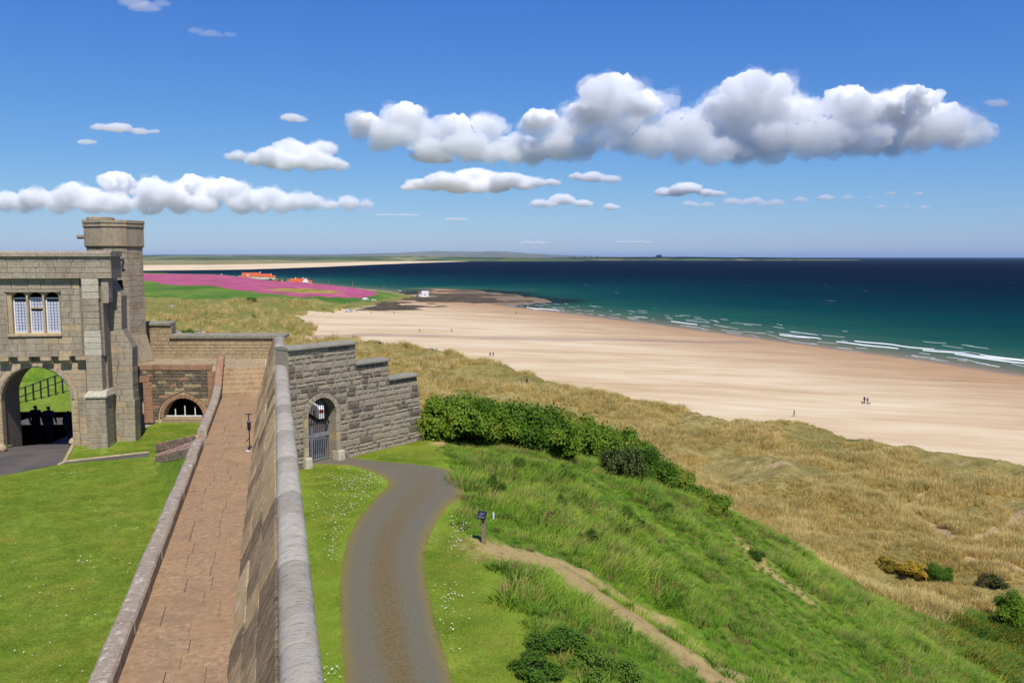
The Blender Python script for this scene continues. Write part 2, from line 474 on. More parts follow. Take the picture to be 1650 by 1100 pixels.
# castle rock: thin-plate surface through surveyed levels (u, v, z)
ctrl = []
for u in (-12, 5, 15, 25, 33):
    ctrl += [(u, -3, 32), (u, 2, 32), (u, 5, 31.95)]
ctrl += [(40, -3, 32), (40, 2, 31.9), (44, 0, 31.9), (44, 4, 31.8), (52, 1, 31.2), (36, 5, 31.95)]
for u in (-10, 10, 30, 50): ctrl.append((u, -25, 32))
ctrl += [(65, -25, 31.8), (66, -10, 31.0)]
for u in (-12, 5, 20): ctrl += [(u, 6.5, 31.7), (u, 10, 29.9), (u, 15, 27.2), (u, 23, 22.6), (u, 36, 15.4), (u, 50, 9.0), (u, 66, 3)]
ctrl += [(33, 8.2, 31.7), (34, 15, 28.9), (34, 23, 24.3), (34, 36, 16.4), (35, 50, 9.3), (35, 66, 3)]
ctrl += [(38.6, 10.3, 30.8), (39.5, 14.8, 29.6), (47, 23, 25.4), (62, 36, 18.0), (52, 36, 17.4), (50, 50, 10), (64, 48, 10.5), (80, 46, 9.5)]
ctrl += [(48, 13, 27), (56, 24, 20), (74, 36, 12), (60, 2, 27), (65, 0, 22), (75, 10, 14), (88, 0, 11), (88, -25, 18), (115, 0, 3), (105, 40, 2), (60, 64, 2), (84, 60, 3), (120, -40, 8)]
_cp = np.array(ctrl)
def _tps(d2): return np.where(d2 > 1e-9, 0.5 * d2 * np.log(d2 + 1e-12), 0)
_K = _tps(((_cp[:, None, :2] - _cp[None, :, :2]) ** 2).sum(-1)) + np.eye(len(_cp)) * 4.0
_Pm = np.c_[np.ones(len(_cp)), _cp[:, :2]]
_A = np.block([[_K, _Pm], [_Pm.T, np.zeros((3, 3))]])
_w = np.linalg.solve(_A, np.r_[_cp[:, 2], 0, 0, 0])
def castle_z(x, y):
    u, v = to_uv(x, y)
    uc = np.clip(u, -14, 122); vc = np.clip(v, -42, 68)
    z = _w[-3] + _w[-2] * uc + _w[-1] * vc
    for i in range(len(_cp)):
        z = z + _w[i] * _tps((uc - _cp[i, 0]) ** 2 + (vc - _cp[i, 1]) ** 2)
    far = np.hypot(u - uc, v - vc)
    z = z - far * 0.6
    rough = (fbm(x * 0.35, y * 0.35, 4, 5) - 0.5) * 1.3 * sstep(6.5, 12, v)
    z = z + rough
    flat = (1 - sstep(5.0, 6.6, v - 0.09 * np.clip(u - 22, 0, 20))) * (1 - sstep(37, 42, u))
    z = z * (1 - flat) + 32.0 * flat
    court = (1 - sstep(-3.4, -2.7, v)) * (1 - sstep(58, 64, u))
    z = z * (1 - court) + 31.7 * court
    return z
def ground(x, y, full=False):
    x = np.asarray(x, float); y = np.asarray(y, float)
    near = np.hypot(x, y) < 180
    hz = np.full(x.shape, -50.0)
    if near.any(): hz[near] = castle_z(x[near], y[near])
    wob = (fbm(x * 0.06, y * 0.06, 3, 11) - 0.5) * 14 * (1 - sstep(500, 900, y)) + (fbm(x * 0.3, y * 0.3, 2, 12) - 0.5) * 3
    e = poly_sd(veg, x, y) + wob * 0.55
    ds = -poly_sd(sea_poly, x, y)                     # metres inland of the tide line
    beach = np.clip(ds * 0.02, -4, 3.0) + (fbm(x * .02, y * .02, 3, 3) - .5) * 0.5 * sstep(0, 60, ds)
    lev = 8.5 + 3.0 * sstep(450, 1000, y) - 3.0
    rk = poly_sd(rock_poly, x, y)
    rkw = sstep(-12, 14, rk + (fbm(x * .03, y * .06, 3, 45) - .5) * 30)
    beach = np.maximum(beach, beach * (1 - rkw) + .35 * rkw)
    rise = sstep(0, 11 + np.clip(np.hypot(x, y) - 260, 0, 900) * 0.11, e)
    hum = (fbm(x * 0.075, y * 0.075, 4, 21) - 0.5) * 4.6 + (fbm(x * 0.22, y * 0.22, 3, 31) - 0.5) * 2.4
    hum = hum * (1 - 0.75 * sstep(600, 900, y))
    lip = np.exp(-((e - 10) / 9.0) ** 2) * 1.2 * (1 - sstep(500, 800, y))
    land = np.maximum(beach, -0.5) + rise * (lev + lip + hum * sstep(2, 14, e) * 0.8)
    rn = fbm(x * 0.016 + 3, y * 0.05, 5, 41)
    rock = rkw * sstep(0.43, 0.55, rn)
    land = land + rock * (0.7 + 2.2 * sstep(.5, .8, fbm(x * .015, y * .05, 4, 43))) * (1 - rise)
    k = 1.5
    hh = np.clip(0.5 + 0.5 * (hz - land) / k, 0, 1)
    z = land * (1 - hh) + hz * hh + k * hh * (1 - hh)
    if not full: return z
    return z, hz, land, e, ds, rk, rock, hh
def gz(x, y): return float(ground(np.array([x]), np.array([y]))[0])
def hit(px, py, r0=8.0, r1=4000.0):   # first point of the ground on a sight line
    d = sight(px, py)
    t = np.geomspace(r0, r1, 3000)
    zz = EYE + d.z * t
    g = ground(d.x * t, d.y * t)
    i = int(np.argmax(zz <= g))
    return Vector((d.x * t[i], d.y * t[i], g[i]))

# polar sheet, finer towards the coast ahead
az = np.concatenate([np.linspace(-115, -37, 60, endpoint=False), np.linspace(-37, 37, 760, endpoint=False), np.linspace(37, 115, 60)])
dep = np.concatenate([np.linspace(math.atan2(40, 9), math.atan2(40, 18), 30, endpoint=False), np.linspace(math.atan2(40, 18), math.atan2(40, 2600), 640)])
rr = 40 / np.tan(dep)
A, Rr = np.meshgrid(np.radians(az), rr)
GX, GY = (np.sin(A) * Rr).ravel(), (np.cos(A) * Rr).ravel()
GZ, HZ, LAND, EV, DS, RK, ROCK, HH = ground(GX, GY, True)
GU, GV = to_uv(GX, GY)
NR, NA = A.shape

pink_poly = [onland(*p) for p in [(150, 440), (235, 440.6), (390, 441.5), (450, 445), (523, 447), (577, 452.7), (608, 459.4), (605, 465), (590, 470), (523, 476.4), (480, 477.6), (438, 473), (390, 468.5), (356, 462.4), (335, 459.6), (265, 459.4), (249, 452.7), (150, 449)]]
gap_poly = [onland(*p) for p in [(433, 467), (460, 463), (510, 464), (545, 467), (548, 470), (515, 472), (470, 471)]]
PINK = poly_sd(pink_poly, GX, GY); GAP = poly_sd(gap_poly, GX, GY)
path_pts = [hit(*p)[:2] for p in [(772, 886), (830, 893), (880, 905), (930, 935), (985, 975), (1040, 1010), (1090, 1045), (1150, 1085), (1210, 1130)]]
edge_pts = [hit(*p)[:2] for p in [(900, 905), (950, 930), (990, 958), (1060, 1000), (1120, 1040), (1190, 1092)]]
PATH = np.maximum(1.05 - line_d(path_pts, GX, GY) / 1.5, 0.85 * (1 - line_d(edge_pts, GX, GY) / 0.9))
PATH = np.maximum(PATH, 0.8 * (1 - line_d([hit(1195, 870)[:2], hit(1235, 920)[:2], hit(1290, 960)[:2]], GX, GY) / 1.6))
PATH = np.maximum(PATH, 0.9 * (1 - line_d([hit(695, 717)[:2], hit(770, 719)[:2]], GX, GY) / 0.7))
tracks = [[(1435, 818), (1492, 792)], [(1470, 828), (1535, 866)], [(1575, 870), (1600, 858), (1645, 826)], [(1160, 788), (1186, 810)], [(1240, 752), (1275, 748)], [(1560, 900), (1640, 915)], [(1500, 700), (1520, 715)]]
BARE = np.zeros_like(GX)
for t in tracks:
    BARE = np.maximum(BARE, 1 - line_d([hit(*p)[:2] for p in t], GX, GY) / 1.1)
MOWN = 1 - sstep(5.0, 5.6, GV - 0.09 * np.clip(GU - 22, 0, 20) + (fbm(GX * .8, GY * .8, 2, 51) - .5) * 1.2)
MOWN = MOWN * (1 - sstep(37, 38, GU))
stream = Z2([(420, 548), (600, 543), (720, 545), (870, 547), (1000, 546), (1140, 547), (1200, 545)], 2.0)
STREAM = 1 - line_d(stream, GX, GY) / (6 + 34 * fbm(GX * .02, GY * .02, 3, 61) ** 2)
GREEN = sstep(480, 600, GY + (fbm(GX * .012, GY * .012, 4, 71) - .5) * 260 + np.clip(GX + 60, -200, 400) * 0.35)
GREEN = GREEN * sstep(6, 22, EV + (fbm(GX * .05, GY * .05, 2, 72) - .5) * 14)
toe = sstep(0.0, 1.0, 1 - np.abs(GV - 54) / 15) * (1 - sstep(70, 110, GU))
GORSE = toe * sstep(.28, .46, fbm(GX * .09, GY * .09, 3, 81)) * (1 - sstep(40, 66, GU) * .7)
LOWGREEN = np.maximum(sstep(0.35, 1, np.clip(1 - (GV - 46) / 24, 0, 1)) * 0.8 * (1 - sstep(75, 110, GU)), .52 * sstep(300, 370, GY))

cls = np.full(GX.shape, 1)                       # 0 hillside 1 dunes 2 beach 3 rock 4 fields
cls[EV < 1.5] = 2
cls[(EV >= 1.5) & (GREEN > 0.5)] = 4
cls[(cls == 2) & (RK > -16)] = 3
cls[HH > 0.5] = 0
attrs = dict(path=PATH, bare=BARE, mown=MOWN, stream=np.clip(STREAM, 0, 1), green=GREEN, pink=PINK, gapfield=GAP, gorse=GORSE, lowgreen=LOWGREEN, inland=DS, rockiness=ROCK, rise=EV)
F = np.arange(NR * NA).reshape(NR, NA)
quads = np.stack([F[:-1, :-1], F[1:, :-1], F[1:, 1:], F[:-1, 1:]], -1).reshape(-1, 4)[:, ::-1]
keep = GZ[quads].max(1) > -3.0
quads = quads[keep]
qc = cls[quads[:, 0]]
V3 = np.c_[GX, GY, GZ]
def sheet(name, qs, mat, use):
    idx, inv = np.unique(qs, return_inverse=True)
    inv = inv.reshape(-1, 4)
    me = bpy.data.meshes.new(name)
    me.vertices.add(len(idx)); me.vertices.foreach_set('co', V3[idx].astype(np.float32).ravel())
    me.loops.add(inv.size); me.loops.foreach_set('vertex_index', inv.ravel().astype(np.int32))
    me.polygons.add(len(inv)); me.polygons.foreach_set('loop_start', np.arange(0, inv.size, 4, dtype=np.int32))
    me.polygons.foreach_set('loop_total', np.full(len(inv), 4, np.int32))
    me.polygons.foreach_set('use_smooth', np.ones(len(inv), bool))
    me.update(); me.validate()
    for a in use:
        at = me.attributes.new(a, 'FLOAT', 'POINT'); at.data.foreach_set('value', attrs[a][idx].astype(np.float32))
    me.materials.append(mat)
    o = bpy.data.objects.new(name, me)
    place(o, Matrix.Identity(4)); o['kind'] = 'structure'
    return o
SHD = R(-19)     # heading of the coast
def hill_mat():
    m = NT('hillside_turf', 0.95, 0.1); p = m.pos()
    n1 = m.noise(p, 0.35, 6, 0.6); n2 = m.noise(p, 5, 8, 0.7); n3 = m.noise(p, 45, 4, 0.7)
    c = m.ramp(n1, [(0.3, C(78, 110, 30)), (0.5, C(102, 136, 38)), (0.7, C(134, 150, 54))])
    c = m.mix(m.ramp(n2, [(0.35, 0.6), (0.6, 0.0)]), c, C(44, 66, 18))
    mown = m.ramp(m.noise(p, 0.5, 6, 0.65), [(0.3, C(118, 144, 42)), (0.55, C(140, 162, 54)), (0.75, C(164, 174, 74))])
    mown = m.mix(m.ramp(n3, [(0.3, 0.45), (0.7, 0.0)]), mown, C(88, 112, 32))
    c = m.mix(m.edge(m.attr('mown'), p, 3, 0.5, 0.2), c, mown)
    c = m.mix(m.edge(m.attr('path'), p, 1.6, 1.3, 0.22), c, m.ramp(n2, [(0.32, C(150, 124, 84)), (0.5, C(184, 158, 106)), (0.68, C(172, 162, 90))]))
    m.col(c); m.bump(m.math('ADD', n3, m.math('MULTIPLY', n2, 2.0)), 0.6, 0.06); return m.mat
def dune_mat():
    m = NT('dune_turf', 0.95, 0.1); p = m.pos()
    n1 = m.noise(p, 0.05, 6, 0.6); n2 = m.noise(p, 0.5, 7, 0.65); n3 = m.noise(p, 4, 5, 0.7)
    c = m.ramp(n2, [(0.3, C(138, 126, 68)), (0.5, C(174, 156, 92)), (0.68, C(200, 180, 118))])
    c = m.mix(m.ramp(n1, [(0.45, 0.0), (0.62, 0.6)]), c, C(112, 112, 50))
    c = m.mix(m.ramp(n3, [(0.35, 0.4), (0.6, 0.0)]), c, C(112, 96, 50))
    c = m.mix(m.edge(m.attr('lowgreen'), p, 0.12, 0.9, 0.25), c, C(116, 124, 50))
    c = m.mix(m.edge(m.attr('gorse'), p, 0.8, 0.7, 0.2), c, C(150, 128, 40))
    c = m.mix(m.edge(m.attr('bare'), p, 0.8, 0.8, 0.2), c, C(196, 166, 122))
    c = m.mix(m.ramp(m.attr('rise'), [(0.0, 1.0), (1.0, 0.0)]), c, C(222, 194, 158))
    m.col(c); m.bump(m.math('ADD', n3, m.math('MULTIPLY', n2, 3)), 0.8, 0.4); return m.mat
def sand_nodes(m):
    p = m.pos((1, 1, 1), (0, 0, R(12)))
    g = m.n('ShaderNodeMapping'); g.inputs['Scale'].default_value = (0.012, 0.06, 0.1); m.l(p, g.inputs[0])
    st = m.noise(g.outputs[0], 1.0, 8, 0.62, 0.4)
    g2 = m.n('ShaderNodeMapping'); g2.inputs['Scale'].default_value = (0.05, 0.22, 0.1); m.l(p, g2.inputs[0])
    st2 = m.noise(g2.outputs[0], 1.0, 6, 0.6)
    ds = m.math('ADD', m.attr('inland'), m.math('MULTIPLY', m.math('SUBTRACT', st, 0.5), 90))
    wet = m.n('ShaderNodeMapRange'); m.l(ds, wet.inputs[0])
    wet.inputs[1].default_value = 105; wet.inputs[2].default_value = 20; wet.inputs[3].default_value = 0; wet.inputs[4].default_value = 1
    swash = m.n('ShaderNodeMapRange'); m.l(m.math('ADD', m.attr('inland'), m.math('MULTIPLY', m.math('SUBTRACT', st2, 0.5), 10)), swash.inputs[0])
    swash.inputs[1].default_value = 8; swash.inputs[2].default_value = 0
    dry = m.ramp(m.math('ADD', m.math('MULTIPLY', st, 0.6), m.math('MULTIPLY', st2, 0.4)), [(0.34, C(188, 159, 119)), (0.45, C(203, 176, 136)), (0.55, C(214, 191, 153)), (0.68, C(224, 206, 172))])
    c = m.mix(wet.outputs[0], dry, m.ramp(st2, [(0.3, C(166, 132, 94)), (0.7, C(184, 150, 110))]))
    c = m.mix(swash.outputs[0], c, C(132, 112, 88))
    sr = m.edge(m.attr('stream'), m.pos((0.05, 0.05, .05)), 1.0, 0.5, 0.28)
    c = m.mix(m.math('MULTIPLY', sr, 0.55), c, C(156, 126, 94))
    rgh = m.math('SUBTRACT', 0.9, m.math('MULTIPLY', m.math('MAXIMUM', swash.outputs[0], m.ramp(sr, [(0.7, 0.0), (1.0, 0.8)])), 0.55))
    m.l(rgh, m.b.inputs['Roughness'])
    return c, st2
def beach_mat():
    m = NT('sand', 0.9, 0.25); c, h = sand_nodes(m)
    m.col(c); m.bump(m.noise(m.pos(), 0.7, 5, 0.6), 0.35, 0.15); return m.mat
def rock_mat():
    m = NT('shore_rock', 0.85, 0.3); c, h = sand_nodes(m); p = m.pos((0.4, 1.2, 1))
    n = m.noise(p, 0.09, 7, 0.65)
    rc = m.ramp(m.noise(p, 0.22, 6, 0.7), [(0.35, C(44, 38, 32)), (0.48, C(76, 66, 54)), (0.6, C(116, 98, 74)), (0.72, C(160, 134, 100))])
    rc = m.mix(m.ramp(n, [(0.55, 0.0), (0.65, 0.6)]), rc, C(88, 84, 44))
    for lk in list(m.b.inputs['Roughness'].links): m.t.links.remove(lk)
    m.b.inputs['Roughness'].default_value = 0.9; m.b.inputs['Specular IOR Level'].default_value = 0.1
    f = m.edge(m.attr('rockiness'), p, 0.06, 0.9, 0.12)
    m.col(m.mix(f, c, rc)); m.bump(m.noise(p, 0.3, 7, 0.7), 0.9, 1.0); return m.mat
def field_mat():
    m = NT('pasture', 0.95, 0.1); p = m.pos((1, 0.6, 1)); q = m.pos()
    n1 = m.noise(p, 0.012, 5, 0.6); n2 = m.noise(p, 0.08, 6, 0.65)
    c = m.ramp(n1, [(0.35, C(70, 106, 36)), (0.5, C(88, 122, 40)), (0.6, C(112, 132, 52)), (0.72, C(96, 112, 48))])
    c = m.mix(m.ramp(n2, [(0.3, 0.6), (0.5, 0.0)]), c, C(66, 78, 32))
    pf = m.n('ShaderNodeMapRange'); m.l(m.math('ADD', m.attr('pink'), m.math('MULTIPLY', m.math('SUBTRACT', n2, 0.5), 16)), pf.inputs[0])
    pf.inputs[1].default_value = -1.5; pf.inputs[2].default_value = 1.5
    pk = m.ramp(m.noise(p, 0.05, 6, 0.65), [(0.3, C(136, 84, 84)), (0.45, C(168, 80, 108)), (0.6, C(182, 92, 122)), (0.72, C(172, 106, 104))])
    pk = m.mix(m.ramp(m.noise(p, 0.02, 6, 0.7), [(0.56, 0.0), (0.7, 0.5)]), pk, C(132, 100, 74))
    c = m.mix(pf.outputs[0], c, pk)
    gf = m.n('ShaderNodeMapRange'); m.l(m.math('ADD', m.attr('gapfield'), m.math('MULTIPLY', m.math('SUBTRACT', n2, 0.5), 40)), gf.inputs[0])
    gf.inputs[1].default_value = -6; gf.inputs[2].default_value = 6
    c = m.mix(gf.outputs[0], c, m.ramp(n2, [(0.35, C(104, 104, 40)), (0.6, C(176, 148, 66))]))
    gr = m.edge(m.attr('green'), q, 0.05, 0.4, 0.2)
    c = m.mix(gr, C(146, 132, 76), c)
    m.col(c); m.bump(m.noise(q, 0.4, 5, .7), 0.4, 0.5); return m.mat
sheet('castle_hillside', quads[qc == 0], hill_mat(), ['mown', 'path'])
sheet('dunes', quads[qc == 1], dune_mat(), ['bare', 'gorse', 'lowgreen', 'rise'])
sheet('beach', quads[qc == 2], beach_mat(), ['inland', 'stream'])
sheet('rock_shelf', quads[qc == 3], rock_mat(), ['inland', 'stream', 'rockiness'])
sheet('fields', quads[qc == 4], field_mat(), ['green', 'pink', 'gapfield'])

# ------------------------------------------------------------------ sea
saz = np.radians(np.concatenate([np.linspace(-115, -36, 30, endpoint=False), np.linspace(-36, 36, 420, endpoint=False), np.linspace(36, 115, 30)]))
sr_ = np.concatenate([40 / np.tan(np.linspace(math.atan2(40, 150), math.atan2(40, 3000), 240)), np.geomspace(3100, 90000, 40)])
SA, SR = np.meshgrid(saz, sr_)
SX, SY = (np.sin(SA) * SR).ravel(), (np.cos(SA) * SR).ravel()
SD = poly_sd(sea_poly, SX, SY)
SRK = poly_sd(rock_poly, SX, SY)
def sea_mat():
    m = NT('sea_water', 0.5, 0.0)
    p = m.pos((1, 1, 1), (0, 0, R(20)))
    g = m.n('ShaderNodeMapping'); g.inputs['Scale'].default_value = (0.25, 1, 1); m.l(p, g.inputs[0])
    big = m.noise(g.outputs[0], 0.0035, 5, 0.6); mid = m.noise(g.outputs[0], 0.03, 6, 0.65); fine = m.noise(g.outputs[0], 0.35, 6, 0.7)
    d = m.attr('shore')
    d2 = m.math('MULTIPLY', d, m.math('ADD', 0.55, m.math('MULTIPLY', big, 0.9)))
    f = m.math('POWER', m.math('DIVIDE', m.math('MAXIMUM', d2, 0.0), 2000.0), 0.5)
    c = m.ramp(f, [(0.0, C(140, 126, 104)), (0.07, C(104, 108, 90)), (0.14, C(58, 92, 78)), (0.2, C(30, 80, 72)), (0.3, C(13, 62, 66)), (0.42, C(9, 46, 58)), (0.6, C(8, 31, 48)), (1.0, C(8, 24, 44))])
    c = m.mix(m.math('MULTIPLY', m.ramp(mid, [(0.4, 0.0), (0.7, 1.0)]), 0.35), c, m.mix(1.0, c, (0.55, 0.6, 0.7, 1), 'MULTIPLY'))  # slight darker patches: cloud shadow put into the water colour
    c = m.mix(m.ramp(m.attr('reef'), [(0.2, 0.0), (0.8, 0.8)]), c, C(30, 44, 46))
    caps = m.ramp(m.noise(g.outputs[0], 0.16, 3, 0.5), [(0.735, 0.0), (0.76, 0.75)])
    c = m.mix(caps, c, (0.7, 0.74, 0.76, 1))
    m.col(c); m.bump(m.math('ADD', m.math('MULTIPLY', fine, 0.6), m.math('MULTIPLY', mid, 2.0)), 0.8, 1.0)
    return m.mat
NRs, NAs = SA.shape
Fs = np.arange(NRs * NAs).reshape(NRs, NAs)
qs = np.stack([Fs[:-1, :-1], Fs[1:, :-1], Fs[1:, 1:], Fs[:-1, 1:]], -1).reshape(-1, 4)[:, ::-1]
V3 = np.c_[SX, SY, np.zeros_like(SX)]
attrs = dict(shore=SD, reef=sstep(-70, 5, SRK + (fbm(SX * .012, SY * .05, 4, 91) - .5) * 90))
sheet('sea', qs, sea_mat(), ['shore', 'reef'])

# surf: many small breakers, nobody could count them
M_foam = plain('foam', (240, 242, 240), 0.9, 0.1, 0.06, 1)
mb = MB()
sh = np.array(shore[1:-1]); seg = np.hypot(*(sh[1:] - sh[:-1]).T); cum = np.r_[0, np.cumsum(seg)]
def along(t):
    i = min(int(np.searchsorted(cum, t, 'right')) - 1, len(seg) - 1)
    q = (t - cum[i]) / seg[i]
    a, b = sh[i], sh[i + 1]; p = a + (b - a) * q; tn = (b - a) / seg[i]
    return p, tn, np.array([tn[1], -tn[0]])
def breaker(t0, length, off, w, h, skew=0.0):
    n = max(4, int(length / 5)); L = []; 
    for i in range(n + 1):
        k = i / n; t = min(max(t0 + (k - 0.5) * length, 0), cum[-1] - 1)
        p, tn, nm = along(t)
        o = off + skew * (k - .5) * length + (vnoise(np.array([t * .08]), np.array([off * .3]), 5)[0] - .5) * 7
        ww = w * math.sin(math.pi * min(max(k, .04), .96)) ** 0.6 * (0.55 + 0.9 * vnoise(np.array([t * .35]), np.array([off]), 9)[0])
        c = p + nm * o
        L.append([(c[0] - nm[0] * ww, c[1] - nm[1] * ww, 0.03), (c[0], c[1], h), (c[0] + nm[0] * ww * .45, c[1] + nm[1] * ww * .45, 0.05)])
    v = [q for r in L for q in r]; f = []
    for i in range(n):
        for j in range(2): f.append((i * 3 + j, i * 3 + j + 1, i * 3 + j + 4, i * 3 + j + 3))
    mb.add(v, f)
for i in range(170):
    t = rng.uniform(0, cum[-1]); off = float(rng.choice([8, 16, 26, 38, 50, 62], p=[.2, .24, .2, .16, .12, .08])) + rng.uniform(-4, 4)
    breaker(t, rng.uniform(3, 15) * (1.8 if rng.random() < .12 else 1), off, rng.uniform(.08, .2) * (1.3 if off > 30 else 1), .12, rng.uniform(-.12, .12))
for (px, py), L in [((1440, 556), 42), ((1560, 572), 40), ((1600, 579), 30), ((1395, 556), 34), ((1100, 521), 28), ((1290, 543), 26), ((880, 499), 34), ((860, 497), 26), ((1620, 577), 16)]:
    p = np.array(onz(px, py, 0)[:2]); k = np.argmin([np.hypot(*(along(t)[0] - p)) for t in np.linspace(0, cum[-1], 400)])
    t = np.linspace(0, cum[-1], 400)[k]; q, tn, nm = along(t)
    breaker(t, L, float((p - q) @ nm), .55, .4)
t = 0.0
while t < cum[-1]:
    breaker(t, rng.uniform(10, 30), rng.uniform(-1, 4), .16, .05); t += rng.uniform(24, 90)
o = mb.obj('surf_foam', M_foam, smooth=True); tag(o, 'white lines of small breaking waves along the sandy shore', 'surf', kind='stuff')

# ------------------------------------------------------------------ far shore and hills
def ridge(name, y_near, y_far, xs, prof, mat, base=-2.0):
    """a long land mass between two distances, its crest heights given against x"""
    n = len(xs); v = []; f = []
    cols = [(0.0, 0.0), (0.12, 0.35), (0.3, 0.62), (0.55, 0.85), (0.8, 1.0), (1.0, 0.4)]
    for i, x in enumerate(xs):
        for t, k in cols:
            y = y_near[i] + (y_far[i] - y_near[i]) * t
            v.append((x * y / y_near[i] if False else x, y, base + (prof[i] - base) * k))
    m_ = len(cols)
    for i in range(n - 1):
        for j in range(m_ - 1):
            a = i * m_ + j; f.append((a, a + m_, a + m_ + 1, a + 1))
    o = mk(name, v, f, mat, smooth=True); o['kind'] = 'structure'; return o
def far_mat(name, cols, scale, sand=None):
    m = NT(name, 0.95, 0.05); p = m.pos((1, 0.25, 3))
    c = m.ramp(m.noise(p, scale, 6, 0.62), [(0.3 + 0.4 * i / (len(cols) - 1), C(*k)) for i, k in enumerate(cols)])
    m.col(c); return m.mat
M_farsand = far_mat('far_sand', [(206, 180, 142), (222, 198, 160), (196, 172, 130)], 0.004)
M_fardune = far_mat('far_dunes', [(120, 114, 72), (150, 138, 92), (104, 104, 66)], 0.004)
M_farland = far_mat('far_fields', [(54, 70, 36), (96, 112, 58), (64, 78, 42), (140, 140, 84), (48, 62, 36)], 0.0011)
M_farhill = far_mat('far_heath_hazed', [(92, 98, 88), (112, 114, 98), (124, 124, 104)], 0.0006)  # heath tones greyed, some distance haze put into the colour
def strip(name, pxs, y0, y1, mat, bump_h=4.0, z0=0.3):
    """flat far ground between two sets of sight lines, sloping gently up inland"""
    v = []; f = []
    for px, a, b in zip(pxs, y0, y1):
        p, q = onz(px, a, z0), onz(px, b, z0)
        for k in range(5):
            w = p.lerp(q, (k / 4) ** 1.6); v.append((w.x, w.y, z0 + bump_h * (0 if k == 0 else min(1, k / 2)) * random.uniform(.7, 1.1)))
    for i in range(len(pxs) - 1):
        for j in range(4):
            a = i * 5 + j; f.append((a, a + 5, a + 6, a + 1))
    o = mk(name, v, f, mat, smooth=True); o['kind'] = 'structure'; return o
px_ = [-400, 0, 235, 330, 400, 450, 520, 600, 680, 760, 830]
strip('tidal_sands', px_, [436, 436, 436, 435, 434, 432.5, 430, 426.5, 423.5, 421, 419.6], [428, 428, 427.5, 427, 426, 425, 423.6, 421.6, 420, 418.6, 418], M_farsand, 1.5)
strip('far_dune_land', px_, [428.6, 428.6, 428.4, 427.8, 426.8, 425.7, 424.2, 422, 420.2, 418.7, 418], [417.5] * 11, M_fardune, 9.0)
def ridge_px(name, pts, Yn, Yf, mat):
    xs, pr, yn, yf = [], [], [], []
    for (px, h) in pts:
        x = (px - 825) / 1339.0 * Yf
        xs.append(x); pr.append(EYE + h / 1339.0 * (Yn * .2 + Yf * .8)); yn.append(Yn); yf.append(Yf)
    return ridge(name, yn, yf, xs, pr, mat)
def dense(pts, amp, seed):
    out = []
    for (a, h), (b, k) in zip(pts[:-1], pts[1:]):
        n = max(1, int((b - a) / 9))
        for i in range(n):
            t = i / n; x = a + (b - a) * t
            out.append((x, h + (k - h) * t + (vnoise(np.array([x * .09]), np.array([0.5]), seed)[0] - .5) * amp))
    return out + [pts[-1]]
ridge_px('coastal_farmland', dense([(-700, 1), (0, 1), (235, 1.5), (450, 1), (700, .5), (830, -0.4), (900, -1.6)], 1.2, 4), 7500, 12000, M_farland)
ridge_px('far_hills', dense([(-900, 3), (0, 3.5), (200, 2.5), (420, 4.5), (560, 4), (650, 6.5), (710, 9.5), (760, 8.5), (800, 9), (850, 6), (900, 3), (960, 1), (1040, -.2)], 1.4, 8), 17000, 26000, M_farhill)
ridge_px('low_island', dense([(860, -2.0), (890, -1.5), (960, -.8), (1010, .2), (1060, .4), (1150, -.2), (1250, -1.2), (1322, -2.6)], 0.7, 12), 9300, 10600, M_farland)

ic = thing('island_castle', ((1063 - 825) / 1339.0 * 10000, 10000, 28), 'tiny far castle on a pointed crag on the low island', 'castle')
bx_, by_ = (1063 - 825) / 1339.0 * 10000, 10000
mb = MB(); mb.tube([(bx_, by_, 20), (bx_, by_, 38), (bx_ + 5, by_, 52), (bx_ + 8, by_, 58)], [80, 60, 34, 20], 9); mb.obj('crag', M_farhill, ic)
mb = MB(); mb.box((bx_ - 12, by_ - 8, 55), (bx_ + 24, by_ + 8, 65)); mb.obj('keep', M_mortar, ic)
for i, px in enumerate((918, 926, 935, 943, 952, 962)):
    x_ = (px - 825) / 1339.0 * 10100; h_ = 26 + 3 * (i % 2)
    t = thing('island_cottage', (x_, 10100, h_), 'tiny white cottage in the far island village, %s from the left' % ['first', 'second', 'third', 'fourth', 'fifth', 'sixth'][i], 'cottage', 'cottages of the far island village')
    mb = MB(); mb.box((x_ - 11, 10095, h_ - 14), (x_ + 11, 10105, h_ + 8)); mb.obj('wall', M_harl, t)
    mb = MB(); mb.add([(x_ - 12, 10093, h_ + 8), (x_ + 12, 10093, h_ + 8), (x_ + 12, 10100, h_ + 14), (x_ - 12, 10100, h_ + 14), (x_ - 12, 10107, h_ + 8), (x_ + 12, 10107, h_ + 8)], [(0, 1, 2, 3), (3, 2, 5, 4), (0, 3, 4), (1, 5, 2)]); mb.obj('roof', M_slate, t)

# ------------------------------------------------------------------ courtyard lawn and paths
CZ = 32.3
def grass_mat(name, a, b, c_, d):
    m = NT(name, 0.95, 0.1); p = m.pos()
    n3 = m.noise(p, 55, 4, 0.75)
    c = m.ramp(m.noise(p, 0.45, 8, 0.72), [(0.34, C(*a)), (0.5, C(*b)), (0.66, C(*c_))])
    c = m.mix(m.ramp(m.noise(p, 3.0, 6, 0.75), [(0.42, 0.7), (0.58, 0.0)]), c, C(*d))
    c = m.mix(m.ramp(m.noise(p, 1.3, 6, 0.7), [(0.55, 0.0), (0.68, 0.55)]), c, C(168, 158, 78))
    c = m.mix(m.ramp(n3, [(0.3, 0.5), (0.65, 0.0)]), c, C(*d))
    m.col(c); m.bump(n3, 0.7, 0.03); return m.mat
M_lawn = grass_mat('lawn_turf', (112, 136, 40), (132, 154, 50), (158, 170, 70), (84, 108, 30))
